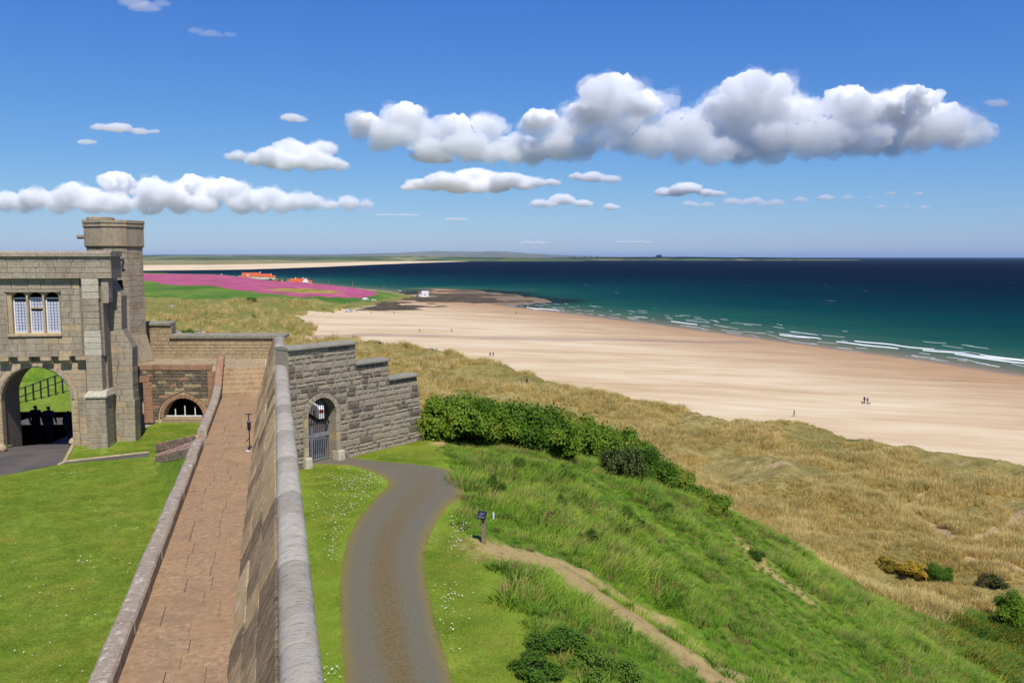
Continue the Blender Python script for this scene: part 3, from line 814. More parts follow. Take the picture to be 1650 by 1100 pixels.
def flat_sheet(name, pts, z, mat, zf=None):
    o = mk(name, [(x, y, z if zf is None else zf(x, y)) for x, y in pts], [tuple(range(len(pts)))], mat); o['kind'] = 'structure'; return o
e0, e1 = ram(6, -2.45, 0), ram(37, -2.45, 0)
flat_sheet('lawn', [(-45, 2), (e0.x, e0.y), (e1.x, e1.y), (-13.6, 38.2), (-16.6, 38.2), (-16.6, 35.1), (-17.5, 34.6), (-17.5, 33.3), (-20.6, 32.85), (-20.6, 33.5), (-60, 28.2), (-60, 2)], CZ, M_lawn)
pp = [tuple(onz(*p, CZ + .006)[:2]) for p in [(-300, 800), (0, 767), (95, 748), (240, 736), (240, 729), (104, 744), (118, 717), (2, 726), (-140, 745), (-420, 775)]]
flat_sheet('court_path', pp, CZ + .006, M_asph)
q = [(-25, 40.4), (-14, 40.9), (-14, 42.6), (-25, 42.2)]
flat_sheet('inner_path', q, 31.716, M_asph)
o = mk('outer_green', [(-60, 29.5, 31.7), (-16.3, 34.4, 31.7), (-16.3, 44, 31.7), (-60, 44, 31.7), (-16.3, 69, 32.5), (-60, 69, 32.3), (-16.3, 71, 29), (-60, 71, 29)], [(0, 1, 2, 3), (3, 2, 4, 5), (5, 4, 6, 7)], M_lawn); o['kind'] = 'structure'
a = [onz(2, 724, CZ).x, onz(118, 716, CZ).x]
o = mk('passage_floor', [(a[0] - .1, 32.2, CZ + .012), (a[1] + .1, 33.0, CZ + .012), (a[1] + .1, 33.6, CZ), (a[0] - .1, 33.0, CZ), (a[1] + .1, 36.2, 31.73), (a[0] - .1, 36.2, 31.73), (a[1] + .1, 40.41, 31.72), (a[0] - .1, 40.41, 31.72)], [(0, 1, 2, 3), (3, 2, 4, 5), (5, 4, 6, 7)], M_asph); o['kind'] = 'structure'
# pale stone edging along the path
ed = thing('path_edging', onz(110, 742, CZ), 'narrow pale stone edging strip between court path and small lawn', 'edging')
for A_, B_ in [((104, 744), (118, 717)), ((104, 744), (240, 729)), ((95, 749), (104, 745))]:
    p, q = onz(*A_, CZ), onz(*B_, CZ); n = max(2, int((q - p).length / .8)); sd = (q - p).normalized().cross(Vector((0, 0, 1))) * .07
    for i in range(n):
        s, t = p.lerp(q, i / n), p.lerp(q, (i + 1) / n)
        up = Vector((0, 0, .05)); slab(ed, 'edging_stone', [s + sd + up, t + sd + up, t - sd + up, s - sd + up], .08, M_ash_warm)

# ------------------------------------------------------------------ driveway outside the wall
def drive_mat():
    m = NT('worn_driveway', 0.95, 0.1); p = m.pos()
    uvn = m.n('ShaderNodeAttribute'); uvn.attribute_name = 'across'; ac = uvn.outputs['Fac']
    n1 = m.noise(p, 70, 4, 0.75); n2 = m.noise(p, 4, 7, 0.7); n4 = m.noise(p, 18, 5, 0.7)
    base = m.ramp(n1, [(0.3, C(84, 80, 68)), (0.5, C(108, 102, 86)), (0.7, C(136, 128, 108))])
    cen = m.math('SUBTRACT', 1.0, m.math('MULTIPLY', m.math('ABSOLUTE', m.math('SUBTRACT', ac, 0.02)), 1.9))
    cf = m.math('MULTIPLY', m.ramp(m.math('ADD', cen, m.math('MULTIPLY', m.math('SUBTRACT', n2, .5), 1.5)), [(0.2, 0.0), (0.75, 1.0)]), m.attr('mossy'))
    moss = m.ramp(n4, [(0.3, C(84, 68, 40)), (0.5, C(112, 92, 52)), (0.65, C(132, 116, 58)), (0.8, C(96, 88, 66))])
    c = m.mix(m.math('MULTIPLY', cf, m.ramp(n4, [(0.3, 0.85), (0.7, 0.35)])), base, moss)
    ef = m.ramp(m.math('ADD', m.math('ABSOLUTE', ac), m.math('MULTIPLY', m.math('SUBTRACT', n2, .5), .35)), [(0.66, 0.0), (1.02, 1.0)])
    c = m.mix(m.math('MULTIPLY', ef, m.ramp(n4, [(0.25, 1.0), (0.75, 0.6)])), c, m.ramp(n4, [(0.3, C(112, 104, 46)), (0.55, C(140, 122, 56)), (0.7, C(116, 128, 44))]))
    m.col(c); m.bump(m.math('ADD', n1, m.math('MULTIPLY', n4, .6)), 0.5, 0.015); return m.mat
dl = [onz(*p, 32.012) for p in [(566, 1160), (556, 1040), (552, 980), (553, 920), (562, 870), (582, 830), (608, 800), (627, 782), (622, 770), (600, 760), (565, 750), (520, 748), (488, 747)]]
dr = [onz(*p, 32.012) for p in [(745, 1160), (708, 1040), (694, 985), (686, 940), (682, 900), (692, 860), (716, 820), (742, 795), (737, 768), (715, 755), (670, 748), (606, 742), (540, 733)]]
v = []; f = []; ac = []; mo = []
def cr(P, t):
    i = min(int(t), len(P) - 2); k = t - i
    p0, p1, p2, p3 = P[max(i - 1, 0)], P[i], P[i + 1], P[min(i + 2, len(P) - 1)]
    return 0.5 * ((2 * p1) + (p2 - p0) * k + (2 * p0 - 5 * p1 + 4 * p2 - p3) * k * k + (3 * p1 - p0 - 3 * p2 + p3) * k ** 3)
NS = 96
for i in range(NS + 1):
    t = (len(dl) - 1) * i / NS; l, r_ = cr(dl, t), cr(dr, t)
    ex = (r_ - l).normalized() * .12; l = l - ex; r_ = r_ + ex
    for j in range(13):
        p = l.lerp(r_, j / 12); p.z = 32.012 + .03 * (1 - (j / 6 - 1) ** 2) - (.02 if j in (0, 12) else 0)
        v.append(p); ac.append(j / 6 - 1); mo.append(float(np.clip(1.15 - t / 11, .1, 1)))
for i in range(NS):
    for j in range(12): f.append((i * 13 + j, i * 13 + j + 1, i * 13 + j + 14, i * 13 + j + 13))
o = mk('driveway', v, f, drive_mat(), smooth=True); o['kind'] = 'structure'
for nm, dat in (('across', ac), ('mossy', mo)):
    at = o.data.attributes.new(nm, 'FLOAT', 'POINT'); at.data.foreach_set('value', dat)
DRV = [tuple(p[:2]) for p in dl] + [tuple(p[:2]) for p in reversed(dr)]
# the lane goes on behind the gate
flat_sheet('lane_beyond_gate', [tuple(ram(*p, 0)[:2]) for p in [(32.6, .5), (34.6, 2.6), (38, 3.6), (44, 3.8), (44, .5)]], 32.03, M_asph)

# ------------------------------------------------------------------ rampart: walk, kerb, battered face, coping
WZ = 34.0
def zc(u): return 35.42 + (u - 8) * 0.0206
walk = thing('rampart_walk', ram(20, -1.5, WZ), 'long paved walk of red-brown flagstones on top of the rampart', 'walkway')
mb = MB()
def ubox(mb, u0, u1, v0, v1, z0, z1):
    P = [ram(u0, v0, z0), ram(u0, v1, z0), ram(u1, v1, z0), ram(u1, v0, z0), ram(u0, v0, z1), ram(u0, v1, z1), ram(u1, v1, z1), ram(u1, v0, z1)]
    mb.add(P, [(0, 3, 2, 1), (4, 5, 6, 7), (0, 1, 5, 4), (1, 2, 6, 5), (2, 3, 7, 6), (3, 0, 4, 7)])
ubox(mb, 4, 37.42, -2.44, -.3, 31.0, WZ - .035)
mb.obj('bedding', M_mortar, walk)
u = 5.0
while u < 37.3:
    L = random.uniform(.45, .85); u2 = min(u + L, 37.4)
    if 37.4 - u2 < .3: u2 = 37.4
    cuts = [-2.29] + sorted(random.uniform(*r_) for r_ in random.choice([[(-1.7, -1.35)], [(-1.9, -1.65), (-1.3, -1.0)], [(-1.5, -1.2)], [(-1.95, -1.7), (-1.35, -1.05)]])) + [-.72]
    for a, b in zip(cuts[:-1], cuts[1:]):
        slab(walk, 'flagstone', [ram(u, a, WZ), ram(u, b, WZ), ram(u2, b, WZ), ram(u2, a, WZ)], .05, M_flag, .007, .004, random.uniform(-.004, .004))
    u = u2
mb = MB()
for uu in (22.2, 27.9):
    mb = MB(); ubox(mb, uu, uu + .05, -2.27, -1.98, WZ + .004, WZ + .03); mb.obj('drain_slot', M_red, walk)

kerb = thing('rampart_kerb', ram(20, -2.46, WZ), 'low lichen-spotted stone kerb along the lawn side of the rampart walk', 'kerb')
mb = MB(); ubox(mb, 4, 27.5, -2.60, -2.45, 31.2, WZ + .05); ubox(mb, 28.9, 37.4, -2.60, -2.45, 31.2, WZ + .05); mb.obj('kerb_base', M_dark, kerb)
def prof_stone(parent, name, u0, u1, z0f, prof, mat, gap=.008, endk=.95):
    """stone with a cross-section prof [(v, dz)...] between stations u0 and u1"""
    n = len(prof); v = []
    for uu in (u0 + gap, u0 + gap + .02, u1 - gap - .02, u1 - gap):
        e = uu in (u0 + gap, u1 - gap)
        cv = sum(p[0] for p in prof) / n; cz_ = sum(p[1] for p in prof) / n
        for pv, dz in prof:
            k = endk if e else 1.0
            v.append(ram(uu, cv + (pv - cv) * k, z0f(uu) + cz_ + (dz - cz_) * k))
    f = [tuple(reversed(range(n))), tuple(range(3 * n, 4 * n))]
    for s in range(3):
        for i in range(n): f.append((s * n + i, s * n + (i + 1) % n, (s + 1) * n + (i + 1) % n, (s + 1) * n + i))
    M = Matrix.Translation(ram((u0 + u1) / 2, prof[0][0], z0f(u0)))
    o = mk(name, v, f, mat, parent, M); return o
kp = [(-2.60, .0), (-2.285, .0), (-2.285, .22), (-2.32, .26), (-2.44, .275), (-2.56, .26), (-2.60, .22)]
u = 5.0
while u < 27.5:
    u2 = min(u + random.uniform(.7, 1.25), 27.5)
    dv = random.uniform(-.012, .012); dz = random.uniform(-.012, .012)
    prof_stone(kerb, 'kerb_stone', u, u2, lambda x: WZ + dz, [(a + dv, b) for a, b in kp], M_kerb); u = u2
u = 28.9
while u < 37.2:
    u2 = min(u + random.uniform(.7, 1.25), 37.3)
    if 37.3 - u2 < .35: u2 = 37.3
    prof_stone(kerb, 'kerb_stone', u, u2, lambda x: WZ + max(0, x - 35.2) * .12, kp, M_kerb); u = u2
zz = lambda x: WZ + .25 + min(1.0, (x - 37.3) * .42)
for a, b in ((37.3, 38.2), (38.2, 39.1), (39.1, 40.2)): prof_stone(kerb, 'kerb_stone', a, b, zz, kp, M_red)

ramp_wall = thing('rampart_parapet', ram(20, 0, WZ), 'thick rampart parapet with sloping inner face and rounded grey coping', 'wall')
mb = MB()
for i in range(30):
    a, b = 4 + i * 1.35, 4 + (i + 1) * 1.35
    P = [ram(a, -.74, 31.5), ram(a, .33, 31.0), ram(b, .33, 31.0), ram(b, -.74, 31.5), ram(a, -.74, WZ), ram(b, -.74, WZ), ram(a, -.06, zc(a) - .14), ram(b, -.06, zc(b) - .14), ram(a, .33, zc(a) - .14), ram(b, .33, zc(b) - .14)]
    mb.add(P, [(4, 5, 7, 6), (6, 7, 9, 8), (8, 9, 2, 1), (0, 3, 5, 4), (0, 4, 6, 8, 1), (3, 2, 9, 7, 5)])
mb.obj('core', M_mortar, ramp_wall)
def bat(u, k):     # point on the battered face, k = 0 foot, 1 top
    z1 = zc(u) - .13
    return ram(u, -.78 + .71 * k, WZ + (z1 - WZ) * k)
ks = [0, .3, .62, 1.0]
for ci in range(3):
    u = 4.5 + random.uniform(0, .5)
    while u < 42.5:
        u2 = u + random.uniform(.75, 1.5)
        slab(ramp_wall, 'facing_stone', [bat(u2, ks[ci]), bat(u, ks[ci]), bat(u, ks[ci + 1]), bat(u2, ks[ci + 1])], .08, M_batter, .010, .014, .022 + random.uniform(-.012, .012), .012)
        u = u2
cp = [(-.06, -.03), (.38, -.03), (.40, .03), (.395, .08), (.365, .13), (.32, .165), (.25, .188), (.17, .197), (.09, .188), (.02, .165), (-.025, .13), (-.058, .08), (-.065, .03)]
u = 4.5
while u < 41.2:
    u2 = min(u + random.uniform(1.0, 1.5), 41.3)
    dv = random.uniform(-.004, .004); dz = random.uniform(-.004, .004)
    o = prof_stone(ramp_wall, 'coping_stone', u, u2, lambda x: zc(x) - .11 + dz, [(a + dv, b) for a, b in cp], M_coping, .005, .97)
    o.data.polygons.foreach_set('use_smooth', [len(q.vertices) == 4 for q in o.data.polygons])
    u = u2

# stand on the walk
b0 = onz(401, 727, WZ)
st = thing('metal_stand', b0, 'slim dark metal stand with crossbar top standing on the walk', 'stand')
mb = MB(); B = Vector((b0.x + .03, b0.y, b0.z)); up = Vector((0, 0, 1))
mb.tube([B + up * .12, B + up * .75], [.017, .02]); mb.tube([B + up * .42, B + Vector((-.1, -.05, .30))], .014); mb.obj('pole', M_iron, st)
mb = MB(); mb.tube([B + up * .66, B + up * .70, B + up * .93, B + up * .97], [.03, .055, .06, .03]); mb.obj('body', M_signblue, st)
mb = MB(); mb.tube([B + up * .95, B + up * 1.16], .018); mb.tube([B + Vector((-.09, 0, 1.17)), B + Vector((.09, 0, 1.17))], .018); mb.obj('crossbar', M_iron, st)
mb = MB(); mb.box((b0.x - .07, b0.y - .06, WZ + .008), (b0.x + .06, b0.y + .06, WZ + .05)); mb.obj('foot_block', M_white, st)
mb = MB(); mb.tube([Vector((b0.x, b0.y, WZ + .05)), Vector((b0.x, b0.y, WZ + .09)), Vector((b0.x + .03, b0.y, WZ + .13))], [.06, .05, .02]); mb.obj('foot_socket', M_iron, st)

# ------------------------------------------------------------------ steps and terrace
TZ = 35.0
steps = thing('terrace_steps', ram(38.4, -1.5, WZ), 'flight of worn sandstone steps from the walk up to the terrace', 'steps')
for i in range(6):
    u0 = 37.42 + i * .37; z1 = WZ + (i + 1) * (TZ - WZ) / 6
    pr = [(-2.34, -.30), (-.40, -.30), (-.40, 0), (-2.34, 0)]
    prof_stone(steps, 'step', u0, u0 + .45 if i < 5 else u0 + .37, lambda x: z1, [(a, b) for a, b in pr], M_step, .001)
mb = MB(); ubox(mb, 37.6, 42.6, -2.5, -.3, 31.5, WZ + .1); mb.obj('foundation', M_mortar, steps)

ter = thing('terrace', (-15, 38.5, TZ), 'stone-flagged terrace behind the red arched wall', 'terrace')
mb = MB()
P = [(-17.9, 38.75), (-13.75, 38.75), (ram(39.7, -2.5, 0).x, ram(39.7, -2.5, 0).y), (ram(39.7, -.3, 0).x, ram(39.7, -.3, 0).y), (ram(43.2, -.2, 0).x, ram(43.2, -.2, 0).y), (-17.9, 40.95)]
mb.add([(x, y, 31.5) for x, y in P] + [(x, y, TZ - .03) for x, y in P], [(5, 4, 3, 2, 1, 0), (6, 7, 8, 9, 10, 11)] + [(i, (i + 1) % 6, (i + 1) % 6 + 6, i + 6) for i in range(6)])
mb.obj('bedding', M_mort_pale, ter)
xs = [-17.9 + .62 * i for i in range(9)]
for j, (ya, yb) in enumerate([(38.14, 39.1), (39.1, 40.0), (40.0, 40.9)]):
    for i in range(8):
        a, b = xs[i] + .18 * (j % 2), xs[i + 1] + .18 * (j % 2)
        slab(ter, 'flagstone', [(a, ya, TZ), (b, ya, TZ), (b, yb, TZ), (a, yb, TZ)], .05, M_terr, .022, .006, random.uniform(-.003, .003))
for i in range(4):
    for (ua, ub) in [(39.66, 40.5), (40.5, 41.4), (41.4, 42.6)]:
        a, b = -2.3 + i * .46, -2.3 + (i + 1) * .46
        if i == 3: b = -.5
        slab(ter, 'flagstone', [ram(ua, a, TZ), ram(ua, b, TZ), ram(ub, b, TZ), ram(ub, a, TZ)], .05, M_terr, .022, .006, random.uniform(-.003, .003))
tw = thing('terrace_parapet', (-15, 41, TZ), 'low sandstone parapet wall closing the far end of the terrace', 'wall')
yw = 40.92; fr = wall_frame((0, yw, 0), 0)
xl, xr = ony(236, 545, yw).x, ram(42.3, .2, 0).x
xm = ony(277, 545, yw).x
mb = MB(); mb.extrude([(xl - 3, 31.5), (xr, 31.5), (xr, 36.0), (xm, 36.0), (xm, 36.65), (xl - 3, 36.65)], fr @ Matrix.Translation((0, .03, 0)), .5); mb.obj('core', M_mortar, tw)
courses(tw, 'stone', fr, xl - .6, xr - .05, TZ - .02, 36.0, .17, .42, .06, M_terr, pj=.008, rough=.006)
courses(tw, 'stone', fr, xl - .6, xm, 36.0, 36.6, .2, .42, .06, M_terr, pj=.008)
x = xm - .1
while x < xr:
    x2 = min(x + random.uniform(.7, 1.0), xr + .25)
    slab(tw, 'coping_stone', [(x, yw - .12, 36.16), (x2, yw - .12, 36.16), (x2, yw + .6, 36.2), (x, yw + .6, 36.2)], .17, M_capgrey, .006, .03); x = x2
x = xl - .4
while x < xm - .05:
    x2 = min(x + .55, xm + .04)
    slab(tw, 'coping_stone', [(x, yw - .1, 36.76), (x2, yw - .1, 36.76), (x2, yw + .6, 36.8), (x, yw + .6, 36.8)], .14, M_capgrey, .006, .03); x = x2
# return of the coping between the parapet corner and the rampart coping
# red arched retaining wall
YR = 38.05; fr = wall_frame((0, YR, 0), 0)
rw = thing('red_arched_wall', (-15.4, YR, CZ), 'red and soot-black sandstone wall with half-round barred opening', 'wall')
xa, xb = ony(233, 680, YR).x, ony(347, 660, YR).x
ac_x = ony(296, 675, YR).x; ar = (ony(328, 675, YR).x - ony(264, 675, YR).x) / 2; zs_ = ony(296, 673, YR).z
mb = MB(); mb.extrude(arch_outline(xa, xb + .25, CZ - .5, TZ - .05, ac_x, ar, zs_), fr @ Matrix.Translation((0, .04, 0)), .5); mb.obj('core', M_mort_pale, rw)
mb = MB(); mb.box((xa - .8, YR + .06, 34.3), (xa, YR + .5, TZ - .05)); mb.obj('lintel_core', M_mortar, rw)
courses(rw, 'stone', fr, xa, xb - .32, CZ - .02, 34.75, .17, .36, .06, M_dark, holes=[('arch', ac_x, ar + .24, zs_, CZ - .1)], pick=lambda: random.choice([M_dark, M_dark, M_dark, M_terr, M_red]), gap=.02, rough=.006)
courses(rw, 'capping_stone', fr, xa - .8, xb - .1, 34.77, TZ + .03, .26, .8, .3, M_red, proud=.03)
courses(rw, 'corner_stone', fr, xb - .32, xb + .05, CZ - .02, 34.75, .3, .6, .07, M_red, proud=.015)
courses(rw, 'corner_stone', fr, xa - .002, xa + .42, CZ - .02, 34.2, .3, .6, .07, M_red, proud=.02)
courses(rw, 'lintel', fr, xa - .8, xa + .3, 34.2, 34.5, .3, 1.2, .2, M_red, proud=.025)
courses(rw, 'stone', fr, xa - .8, xa, 34.5, 34.76, .2, .4, .06, M_dark, pj=.004)
ring(rw, 'arch_stone', fr, ac_x, zs_, ar - .005, ar + .2, 15, .35, M_red, .02)
slab(rw, 'sill', [(ac_x - ar - .1, YR - .05, zs_ - .02), (ac_x + ar + .1, YR - .05, zs_ - .02), (ac_x + ar + .1, YR + .4, zs_ + .02), (ac_x - ar - .1, YR + .4, zs_ + .02)], .6, M_terr, .004, .01)
mb = MB(); mb.box((ac_x - ar - .3, YR + .55, CZ - .4), (ac_x + ar + .3, YR + .6, zs_ + ar + .2)); mb.obj('recess_shade_sheet', M_black, rw)  # black sheet: the shade inside the vent, put into colour
mb = MB(); mb.box((xa - .9, YR + .9, CZ - .4), (xa + .02, YR + .95, 34.4)); mb.obj('doorway_shade_sheet', M_black, rw)  # black sheet: the shade inside the doorway, put into colour
for px, top in ((280, 660), (295.5, 655), (312, 656)):
    x = ony(px, 670, YR).x; mb = MB(); mb.box((x - .02, YR + .2, zs_ + .02), (x + .02, YR + .24, ony(px, top, YR).z)); mb.obj('bar', M_white, rw)
mb = MB(); mb.box((ac_x - ar + .02, YR + .19, zs_ + .03), (ac_x + ar - .02, YR + .25, zs_ + .075)); mb.obj('bottom_rail', M_white, rw)
mb = MB(); mb.box((xa - .14, YR + .3, 32.95), (xa - .04, YR + .36, 33.15)); mb.obj('notice', M_white, rw)

# little flight with rubble cheeks from the court up to the walk
cs = thing('court_ramp', onz(290, 715, CZ), 'small sloping stone ramp with low pink rubble side walls beside lawn', 'ramp')
T0, T1 = ram(28.85, -2.62, 0), ram(27.55, -2.62, 0)
S0 = onz(252, 713, 32.75); S0.z = 0; S1 = S0 + (T1 - T0) * .9
for (a, b, nm, h0, h1) in ((S0, T0, 'rubble_wall', 32.72, 34.12), (S1 + (T1 - S1) * .1, T1, 'rubble_wall', 32.62, 34.0)):
    d = (b - a); L = d.length; d.normalize(); ang = math.atan2(d.y, d.x); frw = wall_frame((a.x, a.y, 0), ang)
    n = max(5, int(L / .34))
    w_ = mk(nm, *(lambda m_: (m_.v, m_.f))((lambda m_: (m_.extrude([(0, 31.9), (L, 31.9), (L, h1 - .1), (0, h0 - .1)], frw, .32), m_)[1])(MB())), M_rubpink, cs)
    for i in range(n):
        for j in range(2):
            x0, x1 = L * i / n, L * (i + 1) / n; za = h0 + (h1 - h0) * i / n; zb = h0 + (h1 - h0) * (i + 1) / n
            y0, y1 = j * .17 - .03, j * .17 + .15
            slab(w_, 'rubble_stone', [frw @ Vector((x0, y0, za)), frw @ Vector((x1, y0, zb)), frw @ Vector((x1, y1, zb)), frw @ Vector((x0, y1, za))], .16, M_rubpink, .01, .015, random.uniform(-.015, .015), .008)
        slab(w_, 'rubble_stone', [frw @ Vector((x0, 0, za - .33)), frw @ Vector((x1, 0, zb - .33)), frw @ Vector((x1, 0, zb - .12)), frw @ Vector((x0, 0, za - .12))], .1, M_rubpink, .01, .02, .02, .015)
def bank(name, pts):
    vv_ = []; ff_ = []; n = 6
    A_, B_, C_ = [Vector(p) for p in pts]
    for i in range(n + 1):
        for j in range(n + 1 - i):
            a_, b_ = i / n, j / n; q_ = A_ * (1 - a_ - b_) + B_ * a_ + C_ * b_
            q_.z = CZ - .03 + (q_.z - CZ) * (.6 + .4 * max(0, 1 - a_ - b_)) + .03 * math.sin(q_.x * 7 + q_.y * 5); vv_.append(q_)
    idx = lambda i, j: sum(n + 1 - k for k in range(i)) + j
    for i in range(n):
        for j in range(n - i):
            ff_.append((idx(i, j), idx(i + 1, j), idx(i, j + 1)))
            if j < n - i - 1: ff_.append((idx(i + 1, j), idx(i + 1, j + 1), idx(i, j + 1)))
    o = mk(name, vv_, ff_, M_lawn, smooth=True); o['kind'] = 'structure'
K1, K2 = ram(23.5, -2.58, CZ), ram(33.8, -2.58, CZ)
bank('near_grass_bank', [(T1.x, T1.y, 33.85), (K1.x, K1.y, CZ), (S1.x, S1.y, CZ + .05)])
bank('far_grass_bank', [(T0.x, T0.y, 33.75), (S0.x, S0.y, CZ + .05), (K2.x, K2.y, CZ)])
for i in range(7):
    t0, t1 = i / 7, (i + 1) / 7
    zf = lambda t: CZ + .02 + (WZ - CZ - .05) * t
    for e0_, e1_ in ((0, .5), (.5, 1)):
        a, b, c_, d_ = S0.lerp(T0, t0).lerp(S1.lerp(T1, t0), e0_), S0.lerp(T0, t0).lerp(S1.lerp(T1, t0), e1_), S0.lerp(T0, t1).lerp(S1.lerp(T1, t1), e1_), S0.lerp(T0, t1).lerp(S1.lerp(T1, t1), e0_)
        Q4 = [Vector((d_.x, d_.y, zf(t1))), Vector((a.x, a.y, zf(t0))), Vector((b.x, b.y, zf(t0))), Vector((c_.x, c_.y, zf(t1)))]
        slab(cs, 'ramp_stone', Q4, .3, M_rubpink, .012, .012, random.uniform(-.012, .012), .006)

# ------------------------------------------------------------------ gatehouse
def onframe(px, py, fr, off=0.0):      # sight line against the plane of a wall frame -> (x, z) in it
    inv = fr.inverted(); o = inv @ Vector((0, 0, EYE)); d = inv.to_3x3() @ sight(px, py)
    t = (off - o.y) / d.y; p = o + d * t
    return p.x, p.z
GF = wall_frame((-17.3, 33.45, 0), R(8))
gh = thing('gatehouse', (-18.8, 33.6, CZ), 'tall ashlar gatehouse with round-arched passage and three-light window', 'building')
X = lambda px, py=700, off=0.0: onframe(px, py, GF, off)[0]
Z = lambda px, py, off=0.0: onframe(px, py, GF, off)[1]
xl_, xr_ = -9.0, X(141, 690)
axl, axr = X(4, 690), X(117.5, 690); axc = (axl + axr) / 2; arr = (axr - axl) / 2
azs = Z(60, 591) - arr
zcor = Z(60, 574); zband = Z(60, 449, -.3); ztop = Z(60, 405, -.3)
D = 1.7
GF2 = GF @ Matrix.Translation((0, -.22, 0))       # overhanging upper storey
GF3 = GF @ Matrix.Translation((0, -.42, 0))       # parapet
mb = MB()
mb.extrude(arch_outline(xl_, xr_ + .9, CZ - .5, zcor + .02, axc, arr + .03, azs), GF @ Matrix.Translation((0, .04, 0)), D)
mb.obj('passage_core', M_mortar, gh)
mb = MB()
wxl, wxr = X(12, 500, -.22), X(97, 500, -.22); wzt, wzb = Z(50, 470, -.22), Z(50, 541, -.22)
o_ = GF2 @ Matrix.Translation((0, .04, 0))
mb.extrude([(xl_, zcor), (xr_ + .9, zcor), (xr_ + .9, wzb), (xl_, wzb)], o_, D + .2)
mb.extrude([(xl_, wzt), (xr_ + .9, wzt), (xr_ + .9, ztop - .1), (xl_, ztop - .1)], o_, D + .2)
mb.extrude([(xl_, wzb), (wxl, wzb), (wxl, wzt), (xl_, wzt)], o_, D + .2)
mb.extrude([(wxr, wzb), (xr_ + .9, wzb), (xr_ + .9, wzt), (wxr, wzt)], o_, D + .2)
mb.obj('upper_core', M_mortar, gh)
xv = X(-45, 600)                      # stones are laid one by one from here on
mixw = lambda: random.choice([M_ash, M_ash_warm])
mixa = lambda: random.choice([M_ash] * 9 + [M_ash_warm])
courses(gh, 'stone', GF, xv, xr_ + .05, CZ - .05, zcor, .245, .56, .07, M_ash, holes=[('arch', axc, arr + .26, azs, CZ - .3)], pick=mixw)
courses(gh, 'stone', GF2, xv, xr_ + .05, zcor, zband + .05, .245, .58, .07, M_ash, holes=[('rect', wxl - .01, wxr + .01, wzb, wzt)], pick=mixa)
ring(gh, 'arch_stone', GF, axc, azs, arr - .02, arr + .26, 17, .32, M_ash_warm, .012)
ring(gh, 'arch_moulding', GF, axc, azs, arr + .02, arr + .11, 17, .2, M_ash, .05, .004)
for sx, nm in ((-1, 0), (1, 0)):
    z = CZ - .05
    while z < azs - .02:
        z2 = min(z + .32, azs); x0, x1 = sorted((axc + sx * (arr - .02), axc + sx * (arr + .26)))
        slab(gh, 'jamb_stone', [GF @ Vector((x0, 0, z)), GF @ Vector((x1, 0, z)), GF @ Vector((x1, 0, z2)), GF @ Vector((x0, 0, z2))], .32, M_ash_warm, .008, .02, .014); z = z2
# corbel table
for px in (-62, -26, 10.5, 43, 78.5, 108, 135):
    x = X(px, 580); mb = MB()
    mb.extrude([(0, 0), (.2, 0), (.2, .16), (.36, .16), (.36, .30), (0, .30)], GF @ Matrix(((0, 1, 0, x - .2), (-1, 0, 0, .05), (0, 0, 1, zcor - .30), (0, 0, 0, 1))), .4)
    mb.obj('corbel', M_ash_warm, gh)
# parapet and cornice
xpr = X(178, 430, -.42)
mb = MB(); mb.extrude([(xl_, zband), (xpr, zband), (xpr, ztop - .12), (xl_, ztop - .12)], GF3 @ Matrix.Translation((0, .04, 0)), 1.25); mb.obj('parapet_core', M_mortar, gh)
courses(gh, 'stone', GF3, xv, xpr + .02, zband, ztop - .2, .25, .6, .08, M_ash)
x = xv
while x < xpr:
    x2 = min(x + .95, xpr + .06)
    if xpr - x2 < .3: x2 = xpr + .06
    mb = MB(); y0, y1 = -.1, 1.35
    mb.extrude([(-.1, ztop - .2), (-.02, ztop - .2), (1.3, ztop - .2), (1.3, ztop + .02), (.1, ztop + .02), (-.1, ztop - .06)], GF3 @ Matrix(((0, 1, 0, x + .004), (1, 0, 0, 0), (0, 0, 1, 0), (0, 0, 0, 1))), x2 - x - .008)
    mb.obj('cornice_stone', M_ash, gh); x = x2
mb = MB(); mb.extrude([(-.1, ztop - .2), (1.3, ztop - .2), (1.3, ztop), (-.1, ztop)], GF3 @ Matrix(((0, 1, 0, xl_), (1, 0, 0, 0), (0, 0, 1, 0), (0, 0, 0, 1))), xv - xl_ - .004); mb.obj('cornice_run', M_ash, gh)
# corner pier with weathered offset and pale dressed blocks
PF = GF @ Matrix.Translation((0, -.42, 0))
pxl, pxr = X(138, 600, -.42), X(165, 600, -.42)
qxl, qxr = X(140, 690, -.7), X(172, 690, -.7); zoff = Z(155, 640, -.6)
mb = MB(); mb.extrude([(pxl + .03, zoff), (pxr - .03, zoff), (pxr - .03, zband), (pxl + .03, zband)], PF @ Matrix.Translation((0, .04, 0)), 1.2)
mb.extrude([(qxl + .03, CZ - .4), (qxr - .03, CZ - .4), (qxr - .03, zoff), (qxl + .03, zoff)], PF @ Matrix.Translation((0, -.24, 0)), 1.5); mb.obj('pier_core', M_mortar, gh)
def pick_pier(fr_, a, b, za, zb, mats, dep=.1):
    n = max(1, round((zb - za) / .245))
    for i in range(n):
        z0, z1 = za + (zb - za) * i / n, za + (zb - za) * (i + 1) / n
        slab(gh, 'pier_stone', [fr_ @ Vector((a, 0, z0)), fr_ @ Vector((b, 0, z0)), fr_ @ Vector((b, 0, z1)), fr_ @ Vector((a, 0, z1))], dep, mats, .010, .014, .0)
        slab(gh, 'pier_stone', [fr_ @ Vector((b, 0, z0)), fr_ @ Vector((b, .9, z0)), fr_ @ Vector((b, .9, z1)), fr_ @ Vector((b, 0, z1))], .05, mats, .010, .014, .0)
z1_, z2_, z3_ = Z(150, 482, -.42), Z(150, 533, -.42), Z(150, 573, -.42)
